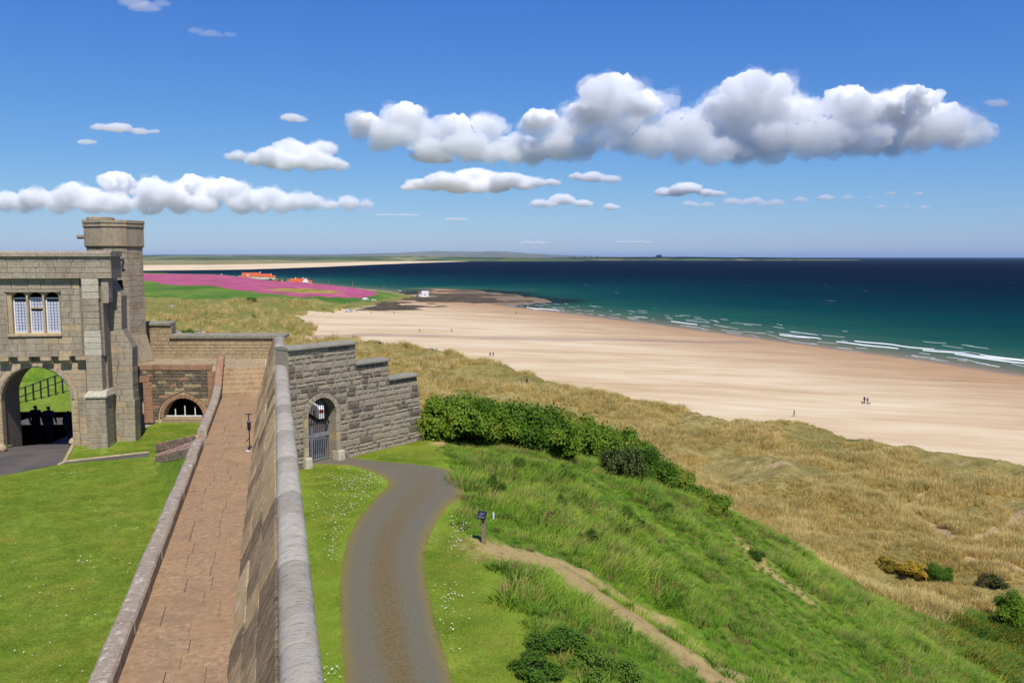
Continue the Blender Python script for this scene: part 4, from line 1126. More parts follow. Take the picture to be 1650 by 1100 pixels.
pick_pier(PF, pxl, pxr, z1_, zband, M_ash_pale)
pick_pier(PF, pxl + .02, pxr - .02, z2_, z1_, M_ash)
pick_pier(PF, pxl, pxr, z3_, z2_, M_ash_pale)
pick_pier(PF, pxl + .02, pxr - .02, zoff + .12, z3_, M_ash)
QF = PF @ Matrix.Translation((0, -.28, 0))
pick_pier(QF, qxl, qxr, CZ - .05, zoff, M_ash)
P = [QF @ Vector(p) for p in ((qxl - .05, -.06, zoff), (qxr + .06, -.06, zoff), (qxr + .06, -.06, zoff + .06), (qxl - .05, -.06, zoff + .06), (qxl + .02, .3, zoff + .24), (qxr - .02, .3, zoff + .24), (qxr + .06, 1.1, zoff), (qxl - .05, 1.1, zoff), (qxr - .02, 1.1, zoff + .24), (qxl + .02, 1.1, zoff + .24))]
mk('pier_offset', P, [(0, 1, 2, 3), (3, 2, 5, 4), (1, 6, 8, 5, 2), (0, 3, 4, 9, 7), (4, 5, 8, 9), (0, 7, 6, 1), (7, 9, 8, 6)], M_ash_pale, gh)
# bracket under the parapet end
mb = MB(); bx0, bx1 = X(165, 470, -.3), X(175, 470, -.3)
mb.extrude([(bx0, Z(170, 488, -.3)), (bx1 - .02, Z(170, 488, -.3)), (bx1, Z(170, 480, -.3)), (bx1, zband), (bx0 - .05, zband)], GF @ Matrix.Translation((0, -.3, 0)), .5); mb.obj('bracket', M_ash, gh)
# wheel guard stones at the arch foot
for px, py in ((3, 727), (119, 716)):
    p = onz(px, py, CZ); mb = MB()
    mb.tube([p + Vector((0, 0, -.1)), p + Vector((0, 0, .1)), p + Vector((0, .02, .24)), p + Vector((0, .03, .30))], [.2, .2, .14, .03], 10); mb.obj('guard_stone', M_ash_warm, gh, smooth=True)
# window
win = thing('window', GF2 @ Vector(((wxl + wxr) / 2, 0, wzb)), parent=gh)
def wbox(name, x0, x1, y0, y1, z0, z1, mat, par):
    m_ = MB(); m_.box((x0, y0, z0), (x1, y1, z1), M=GF2); return m_.obj(name, mat, par)
wbox('hood_mould', wxl - .06, wxr + .06, -.09, .1, wzt - .01, wzt + .09, M_ash, win)
wbox('hood_stop', wxl - .06, wxl + .01, -.05, .1, wzb + .05, wzt - .01, M_ash, win)
P = [GF2 @ Vector(p) for p in ((wxl - .03, -.07, wzb - .02), (wxr + .03, -.07, wzb - .02), (wxr + .03, -.07, wzb + .05), (wxl - .03, -.07, wzb + .05), (wxr + .03, .24, wzb + .16), (wxl - .03, .24, wzb + .16), (wxl - .03, .24, wzb - .02), (wxr + .03, .24, wzb - .02))]
mk('sill', P, [(0, 1, 2, 3), (3, 2, 4, 5), (1, 7, 4, 2), (0, 3, 5, 6), (0, 6, 7, 1)], M_ash_warm, win)
lw = [(X(19.5, 500, -.22), X(43, 500, -.22)), (X(46, 500, -.22), X(69, 500, -.22)), (X(72, 500, -.22), X(96, 500, -.22))]
edges = [wxl] + [a for p in lw for a in p] + [wxr]
for i in range(0, 8, 2):
    if edges[i + 1] - edges[i] > .01: wbox('mullion', edges[i] - .005, edges[i + 1], .0, .3, wzb + .05, wzt, M_ash_warm, win)
M_pane = plain('leaded_pane', (196, 198, 214), 0.25, 0.5, 0.08, 12)
for i, (a, b) in enumerate(lw):
    r = (b - a) / 2; zsp = wzt - .02 - r * .75
    # spandrel block with round head
    m_ = MB(); n = 10; xc_ = (a + b) / 2
    pts = [(a, wzt)] + [(xc_ - r * math.cos(math.pi * k / n), zsp + r * .75 * math.sin(math.pi * k / n)) for k in range(n + 1)] + [(b, wzt)]
    m_.extrude(list(reversed(pts)), GF2 @ Matrix.Translation((0, .01, 0)), .28); m_.obj('window_head', M_ash_warm, win)
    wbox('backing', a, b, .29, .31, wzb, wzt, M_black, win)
    ztp = zsp - .01
    fm = MB()
    for q_ in (((a, .15, wzb + .1), (a + .05, .2, ztp)), ((b - .05, .15, wzb + .1), (b, .2, ztp)), ((a + .05, .15, ztp - .05), (b - .05, .2, ztp)), ((a + .05, .15, wzb + .1), (b - .05, .2, wzb + .16))):
        fm.box(*q_, M=GF2)
    frm = fm.obj('window_frame', M_white, win)
    nx, nz = 4, 11; gw = (b - a - .1) / nx; gh_ = (ztp - wzb - .21) / nz
    pm = []
    for k in range(nx):
        for j in range(nz):
            x0, z0 = a + .05 + k * gw, wzb + .16 + j * gh_
            if i == 1 and j == 7: continue
            m_ = MB(); yy = .172 + (.006 * ((k * 7 + j * 3) % 3)); yt = .012 * (((k * 5 + j * 11) % 5) / 4 - .5)
            m_.add([GF2 @ Vector(p) for p in ((x0 + .008, yy, z0 + .008), (x0 + gw - .008, yy + yt, z0 + .008), (x0 + gw - .008, yy + yt, z0 + gh_ - .008), (x0 + .008, yy, z0 + gh_ - .008))], [(0, 1, 2, 3)])
            m_.obj('pane', M_pane if not (j >= nz - 1 and i != 1) else M_glass, win)
    if i == 1:
        zt_ = wzb + .16 + 8 * gh_
        wbox('casement_rail', a + .04, b - .02, .10, .17, zt_ - gh_ * .35, zt_, M_ash_warm, win)
    for k in range(1, nx):
        wbox('lead_bar', a + .05 + k * gw - .008, a + .05 + k * gw + .008, .16, .19, wzb + .16, ztp - .05, M_lead, win)

# stepped buttress between gatehouse and stair tower
BY = 35.25; BF = wall_frame((0, BY, 0), R(4))
bt = thing('stepped_buttress', onz(196, 708, CZ), 'tall ashlar buttress with sloped offsets between gatehouse and tower', 'buttress')
BX = lambda px, py: onframe(px, py, BF)
op = [BX(*p) for p in [(168, 716), (218, 703), (217, 645), (214, 640), (213, 560), (196, 531), (195, 477), (180, 455), (168, 455)]]
op[0] = (op[0][0], CZ - .4); op[1] = (op[1][0], CZ - .4)
mb = MB(); mb.extrude([(x * 1.0, z) for x, z in op], BF @ Matrix.Translation((-.02, .05, 0)), .6); mb.obj('core', M_mortar, bt)
def bslope(a, b):
    def xr(z):
        P = sorted([(p[1], p[0]) for p in op[1:8]])
        return float(np.interp(z, [p[0] for p in P], [p[1] for p in P]))
    return (op[8][0], op[8][0], xr(a + .01), xr(b - .01))
zb_ = [CZ - .05] + [op[i][1] for i in (4, 5, 6, 7)]
for a, b in zip(zb_[:-1], zb_[1:]):
    courses(bt, 'stone', BF, 0, 1, a, b, .245, .6, .08, M_ash, slope=bslope, pick=lambda: random.choice([M_ash] * 7 + [M_ash_warm]))
# side facing the terrace
sf = BF @ Matrix.Translation((op[1][0], 0, 0)) @ Matrix.Rotation(R(90), 4, 'Z')
courses(bt, 'side_stone', sf, 0, .6, CZ - .05, op[4][1] - .1, .245, .6, .06, M_tower)
# rough half-cone of masonry at the buttress foot
hc = thing('masonry_skirt', onz(186, 704, CZ), 'small half-cone of rough pale masonry at the foot of the buttress', 'masonry')
p0 = onz(184, 703, CZ); p0.y = BY - .02
for lv in range(5):
    r0, r1 = .85 * (1 - lv / 5.2), .85 * (1 - (lv + 1) / 5.2); n = 7 - lv
    for k in range(n):
        t0, t1 = math.pi + math.pi * k / n, math.pi + math.pi * (k + 1) / n
        Q = lambda r, t, z: Vector((p0.x + r * .9 * math.cos(t), p0.y + r * .55 * math.sin(t), z))
        z0, z1 = CZ + lv * .15, CZ + (lv + 1) * .15
        slab(hc, 'stone', [Q(r0, t0, z0), Q(r0, t1, z0), Q(r1, t1, z1), Q(r1, t0, z1)], .1, M_ash_pale, .008, .015, 0, .008)
# ------------------------------------------------------------------ octagonal stair tower
TY = 39.6
tcx = ony(188.5, 470, TY).x
ap = 1.19
TROT = R(25.4)
tw_ = thing('octagonal_tower', (tcx, TY, TZ), 'octagonal stone stair tower with heavy moulded cap above the gatehouse', 'tower')
def octa(r, z0, z1, r1=None, ph=math.pi / 8 + R(25.4)):
    r1 = r if r1 is None else r1; k = 1 / math.cos(math.pi / 8)
    v = [(tcx + r * k * math.cos(ph + i * math.pi / 4), TY + r * k * math.sin(ph + i * math.pi / 4), z0) for i in range(8)] + [(tcx + r1 * k * math.cos(ph + i * math.pi / 4), TY + r1 * k * math.sin(ph + i * math.pi / 4), z1) for i in range(8)]
    return v, [tuple(reversed(range(8))), tuple(range(8, 16))] + [(i, (i + 1) % 8, (i + 1) % 8 + 8, i + 8) for i in range(8)]
zt0, zt1, zt2 = ony(188, 396, TY - ap).z, ony(188, 364, TY - ap).z, ony(188, 355, TY - ap).z
mk('shaft_core', *octa(ap - .04, CZ - .4, zt0 + .05), M_mortar, tw_)
apc = 1.27
mk('cap_core', *octa(apc - .03, zt0 - .02, zt1), M_mortar, tw_)
mk('string_course', *octa(ap + .02, zt0 - .08, zt0 - .02, apc), M_tower, tw_)
side = 2 * ap * math.tan(math.pi / 8); sidec = 2 * apc * math.tan(math.pi / 8)
slit = ony(202, 465, TY)
for fi, an in ((0, 0), (1, 45), (-1, -45), (2, 90), (-2, -90)):
    a = R(an) + TROT; nrm = Vector((math.sin(a), -math.cos(a), 0)); c0 = Vector((tcx, TY, 0)) + nrm * ap
    ff = wall_frame(c0, a)
    courses(tw_, 'stone', ff, -side / 2, side / 2, 34.9, zt0 - .08, .26, .62, .06, M_tower, pj=.004, pick=lambda: random.choice([M_tower, M_tower, M_ash]))
    cf = wall_frame(Vector((tcx, TY, 0)) + nrm * apc, a)
    courses(tw_, 'cap_stone', cf, -sidec / 2, sidec / 2, zt0 - .02, zt1 - .02, 1.0, sidec * 1.2, .05, M_tower)
mk('cap_moulding', *octa(apc + .05, zt1 - .02, zt1 + .07), M_tower, tw_)
mk('cap_moulding', *octa(apc + .02, zt1 + .07, zt1 + .15), M_tower, tw_)
mk('cap_moulding', *octa(apc + .06, zt1 + .15, zt2 + .02), M_tower, tw_)
mb = MB(); t_ = ony(162, 352, TY); mb.tube([(t_.x, TY, zt2), (t_.x, TY, zt2 + .16), (t_.x, TY, zt2 + .2)], [.62, .62, .55], 14); mb.obj('roof_disc', M_tower, tw_)
g_ = ony(140, 381, TY); mb = MB(); mb.box((g_.x - .42, TY - .16, g_.z - .05), (g_.x + .3, TY + .04, g_.z + .06)); mb.box((g_.x - .42, TY - .1, g_.z - .12), (g_.x + .1, TY - .02, g_.z - .05)); mb.obj('water_spout', M_tower, tw_)
mk('base_splay', *octa(ap + .32, 34.5, 35.05), M_tower, tw_)
mk('base_splay', *octa(ap + .32, 35.05, 36.3, ap + .005), M_tower, tw_)
lf = ony(197, 417, TY - ap * .92); mb = MB(); mb.tube([lf + Vector((0, .1, 0)), lf + Vector((0, -.12, .02)), lf + Vector((.08, -.2, -.05))], [.05, .05, .09], 8); mb.obj('floodlight', M_galv, tw_)
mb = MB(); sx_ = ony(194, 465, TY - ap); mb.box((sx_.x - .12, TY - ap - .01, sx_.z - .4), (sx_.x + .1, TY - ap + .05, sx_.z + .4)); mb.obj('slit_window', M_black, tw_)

# ------------------------------------------------------------------ gate wall
GA = math.atan2(.777, .629)
g0 = ram(31.4, .38, 0)
WF = wall_frame((g0.x, g0.y, 0), GA)
WX = lambda px, py: onframe(px, py, WF)
gw = thing('gate_wall', (g0.x + 2, g0.y + 2.4, 32.0), 'stepped grey rubble wall with an arched gateway outside the rampart', 'wall')
s1, h1 = WX(573, 552)[0], WX(457, 566)[1]
s2, h2 = WX(626, 580)[0], WX(575, 588)[1]
s3, h3 = WX(672, 604)[0], WX(630, 612)[1]
s4 = WX(686, 716)[0]
gxl, gxr = WX(497, 700)[0], WX(543, 700)[0]
gxc, grr = (gxl + gxr) / 2, (gxr - gxl) / 2
gzs = WX(520, 640)[1] - grr
GBZ = 31.7
out = arch_outline(.06, s4, GBZ - .5, 0, gxc, grr, gzs)
out = out[:-2] + [(s3, h3), (s2, h3), (s2, h2), (s1, h2), (s1, h1), (.06, h1)]
mb = MB(); mb.extrude(out, WF @ Matrix.Translation((0, .03, 0)), .75); mb.obj('core', M_rubmort, gw)
pk = lambda: M_whin if random.random() < .2 else M_rub
pkt = lambda: M_whin if random.random() < .36 else M_rub
hole = [('arch', gxc, grr + .2, gzs, GBZ - .3)]
def gsl(a, b):
    f = lambda z: float(np.interp(z, [GBZ, h3], [s4, s3]))
    return (.06, .06, f(a), f(b))
kw = dict(gap=.034, pj=.005, rough=.016, var=.75, wild=.03)
courses(gw, 'rubble_stone', WF, 0, 1, GBZ, h3 - .22, .21, .42, .05, M_rub, holes=hole, pick=pk, slope=gsl, **kw)
courses(gw, 'rubble_stone', WF, .06, s3, h3 - .22, h3 - .01, .2, .36, .05, M_rub, holes=hole, pick=pkt, **kw)
courses(gw, 'rubble_stone', WF, .06, s2, h3, h2 - .22, .2, .36, .05, M_rub, holes=hole, pick=pk, **kw)
courses(gw, 'rubble_stone', WF, .06, s2, h2 - .22, h2 - .01, .2, .36, .05, M_rub, pick=pkt, **kw)
courses(gw, 'rubble_stone', WF, .06, s1, h2, h1 - .22, .21, .36, .05, M_rub, pick=pk, **kw)
courses(gw, 'rubble_stone', WF, .06, s1, h1 - .22, h1 - .01, .2, .4, .05, M_rub, pick=pkt, **kw)
for a, b, h in ((.04, s1 + .05, h1), (s1 - .02, s2 + .05, h2), (s2 - .02, s3 + .06, h3)):
    x = a
    while x < b - .05:
        x2 = min(x + .8, b)
        if b - x2 < .25: x2 = b
        m_ = MB(); m_.extrude([(-.1, h), (.87, h), (.87, h + .06), (.4, h + .15), (-.1, h + .06)], WF @ Matrix(((0, 1, 0, x + .004), (1, 0, 0, 0), (0, 0, 1, 0), (0, 0, 0, 1))), x2 - x - .008); m_.obj('cap_stone', M_capgrey, gw); x = x2
ring(gw, 'arch_stone', WF, gxc, gzs, grr - .02, grr + .18, 13, .72, M_ash, .012)
for sx in (-1, 1):
    z = GBZ
    while z < gzs - .02:
        z2 = min(z + .36, gzs); x0, x1 = sorted((gxc + sx * (grr - .02), gxc + sx * (grr + .18)))
        slab(gw, 'jamb_stone', [WF @ Vector((x0, 0, z)), WF @ Vector((x1, 0, z)), WF @ Vector((x1, 0, z2)), WF @ Vector((x0, 0, z2))], .72, random.choice([M_ash, M_ash_warm]), .008, .02, .012); z = z2
for sx in (-1, 1):
    x0 = gxc + sx * (grr + .1); slab(gw, 'guard_stone', [WF @ Vector((x0 - .17, -.2, 31.9)), WF @ Vector((x0 + .17, -.2, 31.9)), WF @ Vector((x0 + .15, -.17, 32.4)), WF @ Vector((x0 - .15, -.17, 32.4))], .4, M_ash_pale, .004, .03, 0, .012)
ig = thing('iron_gate', WF @ Vector((gxc, .45, 32.0)), parent=gw)
IF = WF @ Matrix.Translation((0, .45, 0))
nb = 15
def ztop_at(x): return gzs + math.sqrt(max(.0001, (grr - .02) ** 2 - (x - gxc) ** 2)) - .01
for i in range(nb):
    x = gxl + .06 + (gxr - gxl - .12) * i / (nb - 1)
    m_ = MB(); m_.tube([IF @ Vector((x, 0, 33.05)), IF @ Vector((x, 0, ztop_at(x)))], .013, 6); m_.obj('bar', M_iron, ig)
    m_ = MB(); m_.tube([IF @ Vector((x, -.02, 32.06)), IF @ Vector((x, -.02, 33.05))], .017, 6); m_.obj('lower_bar', M_galv, ig)
for nm, z, mt, hh_ in (('rail', 32.08, M_galv, .05), ('rail', 33.05, M_galv, .045), ('rail', 33.52, M_iron, .035)):
    m_ = MB(); m_.box((gxl + .02, -.03, z), (gxr - .02, .02, z + hh_), M=IF); m_.obj(nm, mt, ig)
for x in (gxl + .05, gxc - .2, gxr - .05):
    m_ = MB(); m_.box((x - .025, -.035, 32.05), (x + .025, .025, 33.4), M=IF); m_.obj('stile', M_galv, ig)
m_ = MB(); m_.box((gxc - .18, -.06, 33.0), (gxr - .1, -.03, 33.16), M=IF @ Matrix.Rotation(0, 4, 'X')); m_.obj('latch_bar', M_galv, ig)
m_ = MB(); m_.box((gxl + .16, -.06, 33.1), (gxl + .3, -.04, 33.32), M=IF); m_.obj('lock_plate', M_red, ig)
m_ = MB(); m_.box((gxl + .2, -.065, 33.16), (gxl + .24, -.06, 33.27), M=IF); m_.obj('lock_mark', M_white, ig)

# ------------------------------------------------------------------ vehicles
def glass_m():
    return M_glass
def paint(name, col):
    m = NT(name, 0.3, 0.5); m.col(m.mix(m.ramp(m.noise(m.pos(), 3, 4), [(0.4, 0.0), (0.8, 0.25)]), C(*col), tuple(x * .8 for x in C(*col)[:3]) + (1,))); return m.mat
P_white, P_silver, P_dark = paint('white_car_paint', (226, 226, 226)), paint('silver_car_paint', (176, 180, 186)), paint('dark_car_paint', (52, 58, 70))
M_tyre = plain('tyre', (26, 26, 27), .9, .1)
M_lamp = plain('tail_lamp', (150, 26, 22), .3, .5)
def car(loc, rz, mat, label, group=None, van=False, detail=True):
    t = thing('parked_car', loc, label, 'car', group, rz=rz); Mx = WM[t]
    L, W = (4.9, 1.95) if van else (4.2, 1.75)
    pf = [(-.5, .35), (-.5, .85), (-.485, 1.0 if not van else 1.95), (-.4, 1.05 if not van else 2.0), (.2 if not van else .3, 1.0 if not van else 1.95), (.44, .82 if not van else 1.05), (.5, .65), (.5, .35)]
    if not van: pf = [(-.5, .35), (-.5, .8), (-.47, .95), (.2, .97), (.46, .78), (.5, .6), (.5, .3)]
    n = len(pf); v = []
    for y, k in ((-.5, .93), (-.46, 1.0), (.46, 1.0), (.5, .93)):
        for x, z in pf: v.append(Mx @ Vector((x * L * (.99 if k < 1 else 1), y * W, .35 + (z - .35) * (k if z > .5 else 1))))
    f = [tuple(range(n)), tuple(reversed(range(3 * n, 4 * n)))]
    for s_ in range(3):
        for i in range(n): f.append((s_ * n + i, (s_ + 1) * n + i, (s_ + 1) * n + (i + 1) % n, s_ * n + (i + 1) % n))
    mk('body', v, f, mat, t, Mx)
    if not van:
        cb = [(-.44, .94, .45), (-.34, 1.42, .36), (.04, 1.46, .36), (.26, .96, .45)]
        v = [Mx @ Vector((x * L, sg * w * W, z)) for sg in (-1, 1) for x, z, w in cb]
        mk('cabin_glass', v, [(0, 1, 2, 3), (7, 6, 5, 4), (0, 4, 5, 1), (1, 5, 6, 2), (2, 6, 7, 3)], M_glass, t, Mx)
        rf = [(-.345, 1.43, .365), (.045, 1.47, .365), (.045, 1.51, .34), (-.33, 1.50, .34)]
        v = [Mx @ Vector((x * L, sg * w * W, z)) for sg in (-1, 1) for x, z, w in rf]
        mk('roof', v, [(0, 1, 2, 3), (7, 6, 5, 4), (0, 4, 5, 1), (1, 5, 6, 2), (2, 6, 7, 3), (3, 7, 4, 0)], mat, t, Mx)
    else:
        for sg in (-1, 1):
            m_ = MB(); m_.box((.12 * L, sg * .5 * W - .01, 1.15), (.32 * L, sg * .5 * W + .01, 1.7), M=Mx); m_.obj('side_window', M_glass, t, Mx)
        v = [Mx @ Vector(p) for p in ((.45 * L, -.42 * W, 1.12), (.45 * L, .42 * W, 1.12), (.33 * L, .4 * W, 1.85), (.33 * L, -.4 * W, 1.85))]
        mk('windscreen', v, [(0, 1, 2, 3)], M_glass, t, Mx)
    for sx in (-.31, .31):
        for sy in (-1, 1):
            m_ = MB(); m_.tube([Mx @ Vector((sx * L, sy * W * .5, .32)), Mx @ Vector((sx * L, sy * W * .36, .32))], .32, 12 if detail else 8); m_.obj('wheel', M_tyre, t, Mx)
    if detail:
        for sy in (-1, 1):
            m_ = MB(); m_.box((-.502 * L, sy * .42 * W - .1, .62), (-.49 * L, sy * .42 * W + .1, .78), M=Mx); m_.obj('tail_lamp', M_lamp, t, Mx)
    return t
p = ram(42.2, 2.3, 31.96); car(p, R(118), P_white, 'white car parked on the lane seen through the iron gate', detail=True)
p = ram(47.5, 1.6, 31.6); car(p, R(60), P_silver, 'silver car beside the white one beyond the iron gate', detail=True)
onl = lambda px, py: (lambda p: Vector((p[0], p[1], gz(*p))))(onland(px, py))
VG = 'vehicles parked on the links'
for px, py, rz, m_, van, lab in [(288, 539, 15, P_white, 0, 'white car parked just above the terrace parapet coping, leftmost of two'), (322, 538, -10, P_white, 0, 'white car right of the round bush just above the terrace parapet'),
        (279, 493, 5, P_white, 0, 'lone white car on the grass right of the tower'), (589, 472, 10, P_white, 1, 'white van at the tip of the pink field, nearest the track'), (602, 472, -5, P_white, 0, 'white car beside the van at the tip of the pink field'),
        (562, 489, 4, P_silver, 1, 'pale van alone above the beach edge grass'), (644, 453, 0, P_white, 0, 'small white car on the headland left of the white lighthouse'), (616, 455, 0, P_silver, 0, 'pale car by the track bend beyond the pink field'),
        (357, 441, 0, P_white, 0, 'white car left of the red-roofed long house, nearer the tower'), (372, 441, 0, P_dark, 0, 'dark car left of the red-roofed long house'), (386, 441, 0, P_white, 0, 'white car at the left end of the red-roofed long house')]:
    car(onl(px, py), R(rz), m_, lab, VG, bool(van), False)

# ------------------------------------------------------------------ houses on the headland
def house(name, px0, px1, pyb, parts, label, cat='house'):
    c = Vector(onland((px0 + px1) / 2, pyb) + (0,)); W = (px1 - px0) / 1335.0 * c.y; z = gz(c.x, c.y) - .3
    t = thing(name, (c.x, c.y, z), label, cat)
    ang = R(4)
    return t, WM[t] @ Matrix.Rotation(ang, 4, 'Z'), W
def gable(t, Mx, x0, x1, y0, y1, h, rh, nwin=4, wallm=None, along_x=True):
    wallm = wallm or M_harl
    m_ = MB(); m_.box((x0, y0, 0), (x1, y1, h), M=Mx); w = m_.obj('wall', wallm, t)
    o_ = .35
    if along_x:
        ym = (y0 + y1) / 2
        v = [(x0 - o_, y0 - o_, h - .1), (x1 + o_, y0 - o_, h - .1), (x1 + o_, ym, h + rh), (x0 - o_, ym, h + rh), (x0 - o_, y1 + o_, h - .1), (x1 + o_, y1 + o_, h - .1)]
        r = mk('roof', [Mx @ Vector(p) for p in v], [(0, 1, 2, 3), (3, 2, 5, 4), (0, 4, 5, 1)], M_roofred, t)
        for sx in (x0 + .05, x1 - .05): mk('gable_wall', [Mx @ Vector(p) for p in ((sx, y0, h - .05), (sx, y1, h - .05), (sx, ym, h + rh - .15), (sx + .01, y0, h - .05), (sx + .01, y1, h - .05), (sx + .01, ym, h + rh - .15))], [(0, 1, 2), (5, 4, 3), (0, 2, 5, 3), (1, 4, 5, 2)], wallm, t)
    else:
        xm = (x0 + x1) / 2
        v = [(x0 - o_, y0 - o_, h - .1), (x0 - o_, y1 + o_, h - .1), (xm, y1 + o_, h + rh), (xm, y0 - o_, h + rh), (x1 + o_, y0 - o_, h - .1), (x1 + o_, y1 + o_, h - .1)]
        r = mk('roof', [Mx @ Vector(p) for p in v], [(0, 3, 2, 1), (3, 4, 5, 2), (0, 1, 5, 4)], M_roofred, t)
        mk('gable_wall', [Mx @ Vector(p) for p in ((x0, y0 - .4, h - .2), (x1, y0 - .4, h - .2), (xm, y0 - .4, h + rh + .1), (x0, y0, h - .2), (x1, y0, h - .2), (xm, y0, h + rh + .1))], [(0, 1, 2), (5, 4, 3), (0, 2, 5, 3), (1, 4, 5, 2)], wallm, t)
    for i in range(nwin):
        x = x0 + (x1 - x0) * (i + .5) / nwin
        wm = MB(); wm.box((x - .7, y0 - .06, h * .25), (x + .7, y0 + .1, h * .75), M=Mx); wo_ = wm.obj('window', M_white, t)
        wm = MB(); wm.box((x - .55, y0 - .09, h * .3), (x + .55, y0, h * .7), M=Mx); wm.obj('pane', M_glass, wo_)
    return r
def chimney(t, r, Mx, x, y, z):
    m_ = MB(); m_.box((x - .6, y - .5, z - 1.5), (x + .6, y + .5, z + 1.2), M=Mx); m_.box((x - .3, y - .2, z + 1.2), (x + .3, y + .2, z + 1.7), M=Mx); m_.obj('chimney', M_harl, t)
t, Mx, W = house('long_house', 389, 444, 441.5, 0, 'long low building with red tiled roof above the pink field')
gable(t, Mx, -W / 2, W * .02, 0, 16, 3.6, 7.2, 6); gable(t, Mx, W * .02 + .4, W * .33, 2, 14, 3.2, 5.6, 4); gable(t, Mx, W * .3, W * .5, -8, 3, 2.6, 3.4, 2)
chimney(t, 0, Mx, W * .02, 8, 10.8); chimney(t, 0, Mx, W * .34, 8, 7.5)
m_ = MB(); m_.box((-W * .34, -.1, 5.2), (-W * .28, 4.2, 7.4), M=Mx); m_.obj('dormer', M_harl, t)
t, Mx, W = house('white_house', 464, 501, 446, 0, 'white gabled house with red tiled roofs at the edge of the pink field')
gable(t, Mx, -W * .45, W * .12, 2, 11, 3.4, 5.0, 3); gable(t, Mx, W * .1, W * .42, -1, 12, 3.2, 6.0, 2, along_x=False); gable(t, Mx, W * .36, W * .5, 3, 9, 2.4, 3.0, 1)
gable(t, Mx, -W * .5, -W * .05, -6, -1, 2.6, 1.0, 3)
chimney(t, 0, Mx, -W * .2, 6.5, 8.4); chimney(t, 0, Mx, W * .12, 6.5, 8.4)
# lighthouse building
t, Mx, W = house('lighthouse', 677, 690.5, 463, 0, 'small square white lighthouse block on the rocky point', 'lighthouse')
m_ = MB(); m_.box((-W * .32, 0, -.5), (W * .5, 6, 7.0), M=Mx); m_.obj('tower_block', M_harl, t)
m_ = MB(); m_.box((-W * .65, 1, -.5), (-W * .33, 5, 3.8), M=Mx); m_.obj('annexe', M_harl, t)
m_ = MB(); m_.tube([Mx @ Vector((W * .1, 3, 7)), Mx @ Vector((W * .1, 3, 8.0)), Mx @ Vector((W * .1, 3, 8.5))], [1.0, 1.0, .3], 10); m_.obj('lantern', M_slate, t)
m_ = MB(); m_.box((W * .02, -.06, 2.6), (W * .12, .05, 4.0), M=Mx); m_.obj('window', M_glass, t)
m_ = MB(); m_.box((-W * .55, .94, .2), (-W * .45, 1.05, 2.2), M=Mx); m_.obj('door', M_glass, t)
m_ = MB(); m_.box((W * .52, 1, -1.0), (W * 1.75, 2.0, 1.9), M=Mx); m_.obj('yard_wall', M_ash_pale, t)
for px, py, h in ((529, 447, 9), (568, 452, 9), (618.5, 454, 8)):
    p = onl(px, py); t = thing('utility_pole', p, {529: 'thin wooden pole right of the white house', 568: 'thin wooden pole midway between white house and lighthouse', 618.5: 'thin wooden pole by the track near the headland tip'}[px], 'pole', 'wooden poles on the headland')
    m_ = MB(); m_.tube([p, p + Vector((0, 0, h))], [.2, .14], 6); m_.obj('pole', M_wood, t)
    m_ = MB(); m_.box((p.x - .9, p.y - .1, p.z + h - .8), (p.x + .9, p.y + .1, p.z + h - .6)); m_.obj('crossarm', M_wood, t)

# ------------------------------------------------------------------ sign post and marker
p = onz(779.5, 882, 31.85); p.z = gz(p.x, p.y) - .02
sp = thing('sign_post', p, 'short wooden post carrying a small tilted dark blue board', 'sign')
hp = .93; c4 = Matrix.Translation(p) @ Matrix.Rotation(R(-20), 4, 'Z')
m_ = MB(); w = .048
m_.add([c4 @ Vector(q) for q in ((-w, -w, -.3), (w, -w, -.3), (w, w, -.3), (-w, w, -.3), (-w, -w, hp - .06), (w, -w, hp - .06), (w, w, hp), (-w, w, hp))], [(0, 3, 2, 1), (4, 5, 6, 7), (0, 1, 5, 4), (1, 2, 6, 5), (2, 3, 7, 6), (3, 0, 4, 7)]); m_.obj('post', M_wood, sp)
bm_ = c4 @ Matrix.Translation((-.03, -.05, hp - .06)) @ Matrix.Rotation(R(-35), 4, 'X')
m_ = MB(); m_.box((-.13, -.02, -.13), (.13, .01, .10), M=bm_); bd = m_.obj('board', M_signblue, sp)
for z0, z1, x0, x1 in ((-.095, -.07, -.1, .09), (.0, .012, -.08, .06), (.035, .045, -.06, .08), (-.035, -.025, -.08, .03)):
    m_ = MB(); m_.box((x0, -.0225, z0), (x1, -.0205, z1), M=bm_); m_.obj('text_line', M_galv, bd)
p = hit(795, 836); mk_ = thing('marker_stake', p, 'small pale marker stake in the long grass right of the sign post', 'stake')
m_ = MB(); m_.tube([p - Vector((0, 0, .1)), p + Vector((0, 0, .16)), p + Vector((0, 0, .24))], [.035, .03, .01], 4); m_.obj('stake', M_white, mk_)

# ------------------------------------------------------------------ fence seen through the arch
fp = [ony(30, 660, 46.0), ony(112, 620, 49.5)]
fa, fb = Vector((fp[0].x, fp[0].y, 31.75)), Vector((fp[1].x, fp[1].y, CZ))
fe = thing('rail_fence', fa, 'dark post and rail fence climbing the grass bank beyond the arch', 'fence')
fz0, fz1 = ony(38, 652, 46.3).z, ony(110, 622, 49.4).z
n = 8
for i in range(n):
    q = fa.lerp(fb, i / (n - 1)); z = fz0 + (fz1 - fz0) * i / (n - 1)
    m_ = MB(); m_.box((q.x - .035, q.y - .035, z - .5), (q.x + .035, q.y + .035, z + .95)); m_.obj('post', M_iron, fe)
for h in (.45, .9):
    m_ = MB(); a_, b_ = Vector((fa.x - 3, fa.y - .9, fz0 + h - .35)), Vector((fb.x, fb.y, fz1 + h)); m_.tube([Vector((fa.x, fa.y, fz0 + h)), b_], .028, 6); m_.obj('rail', M_iron, fe)

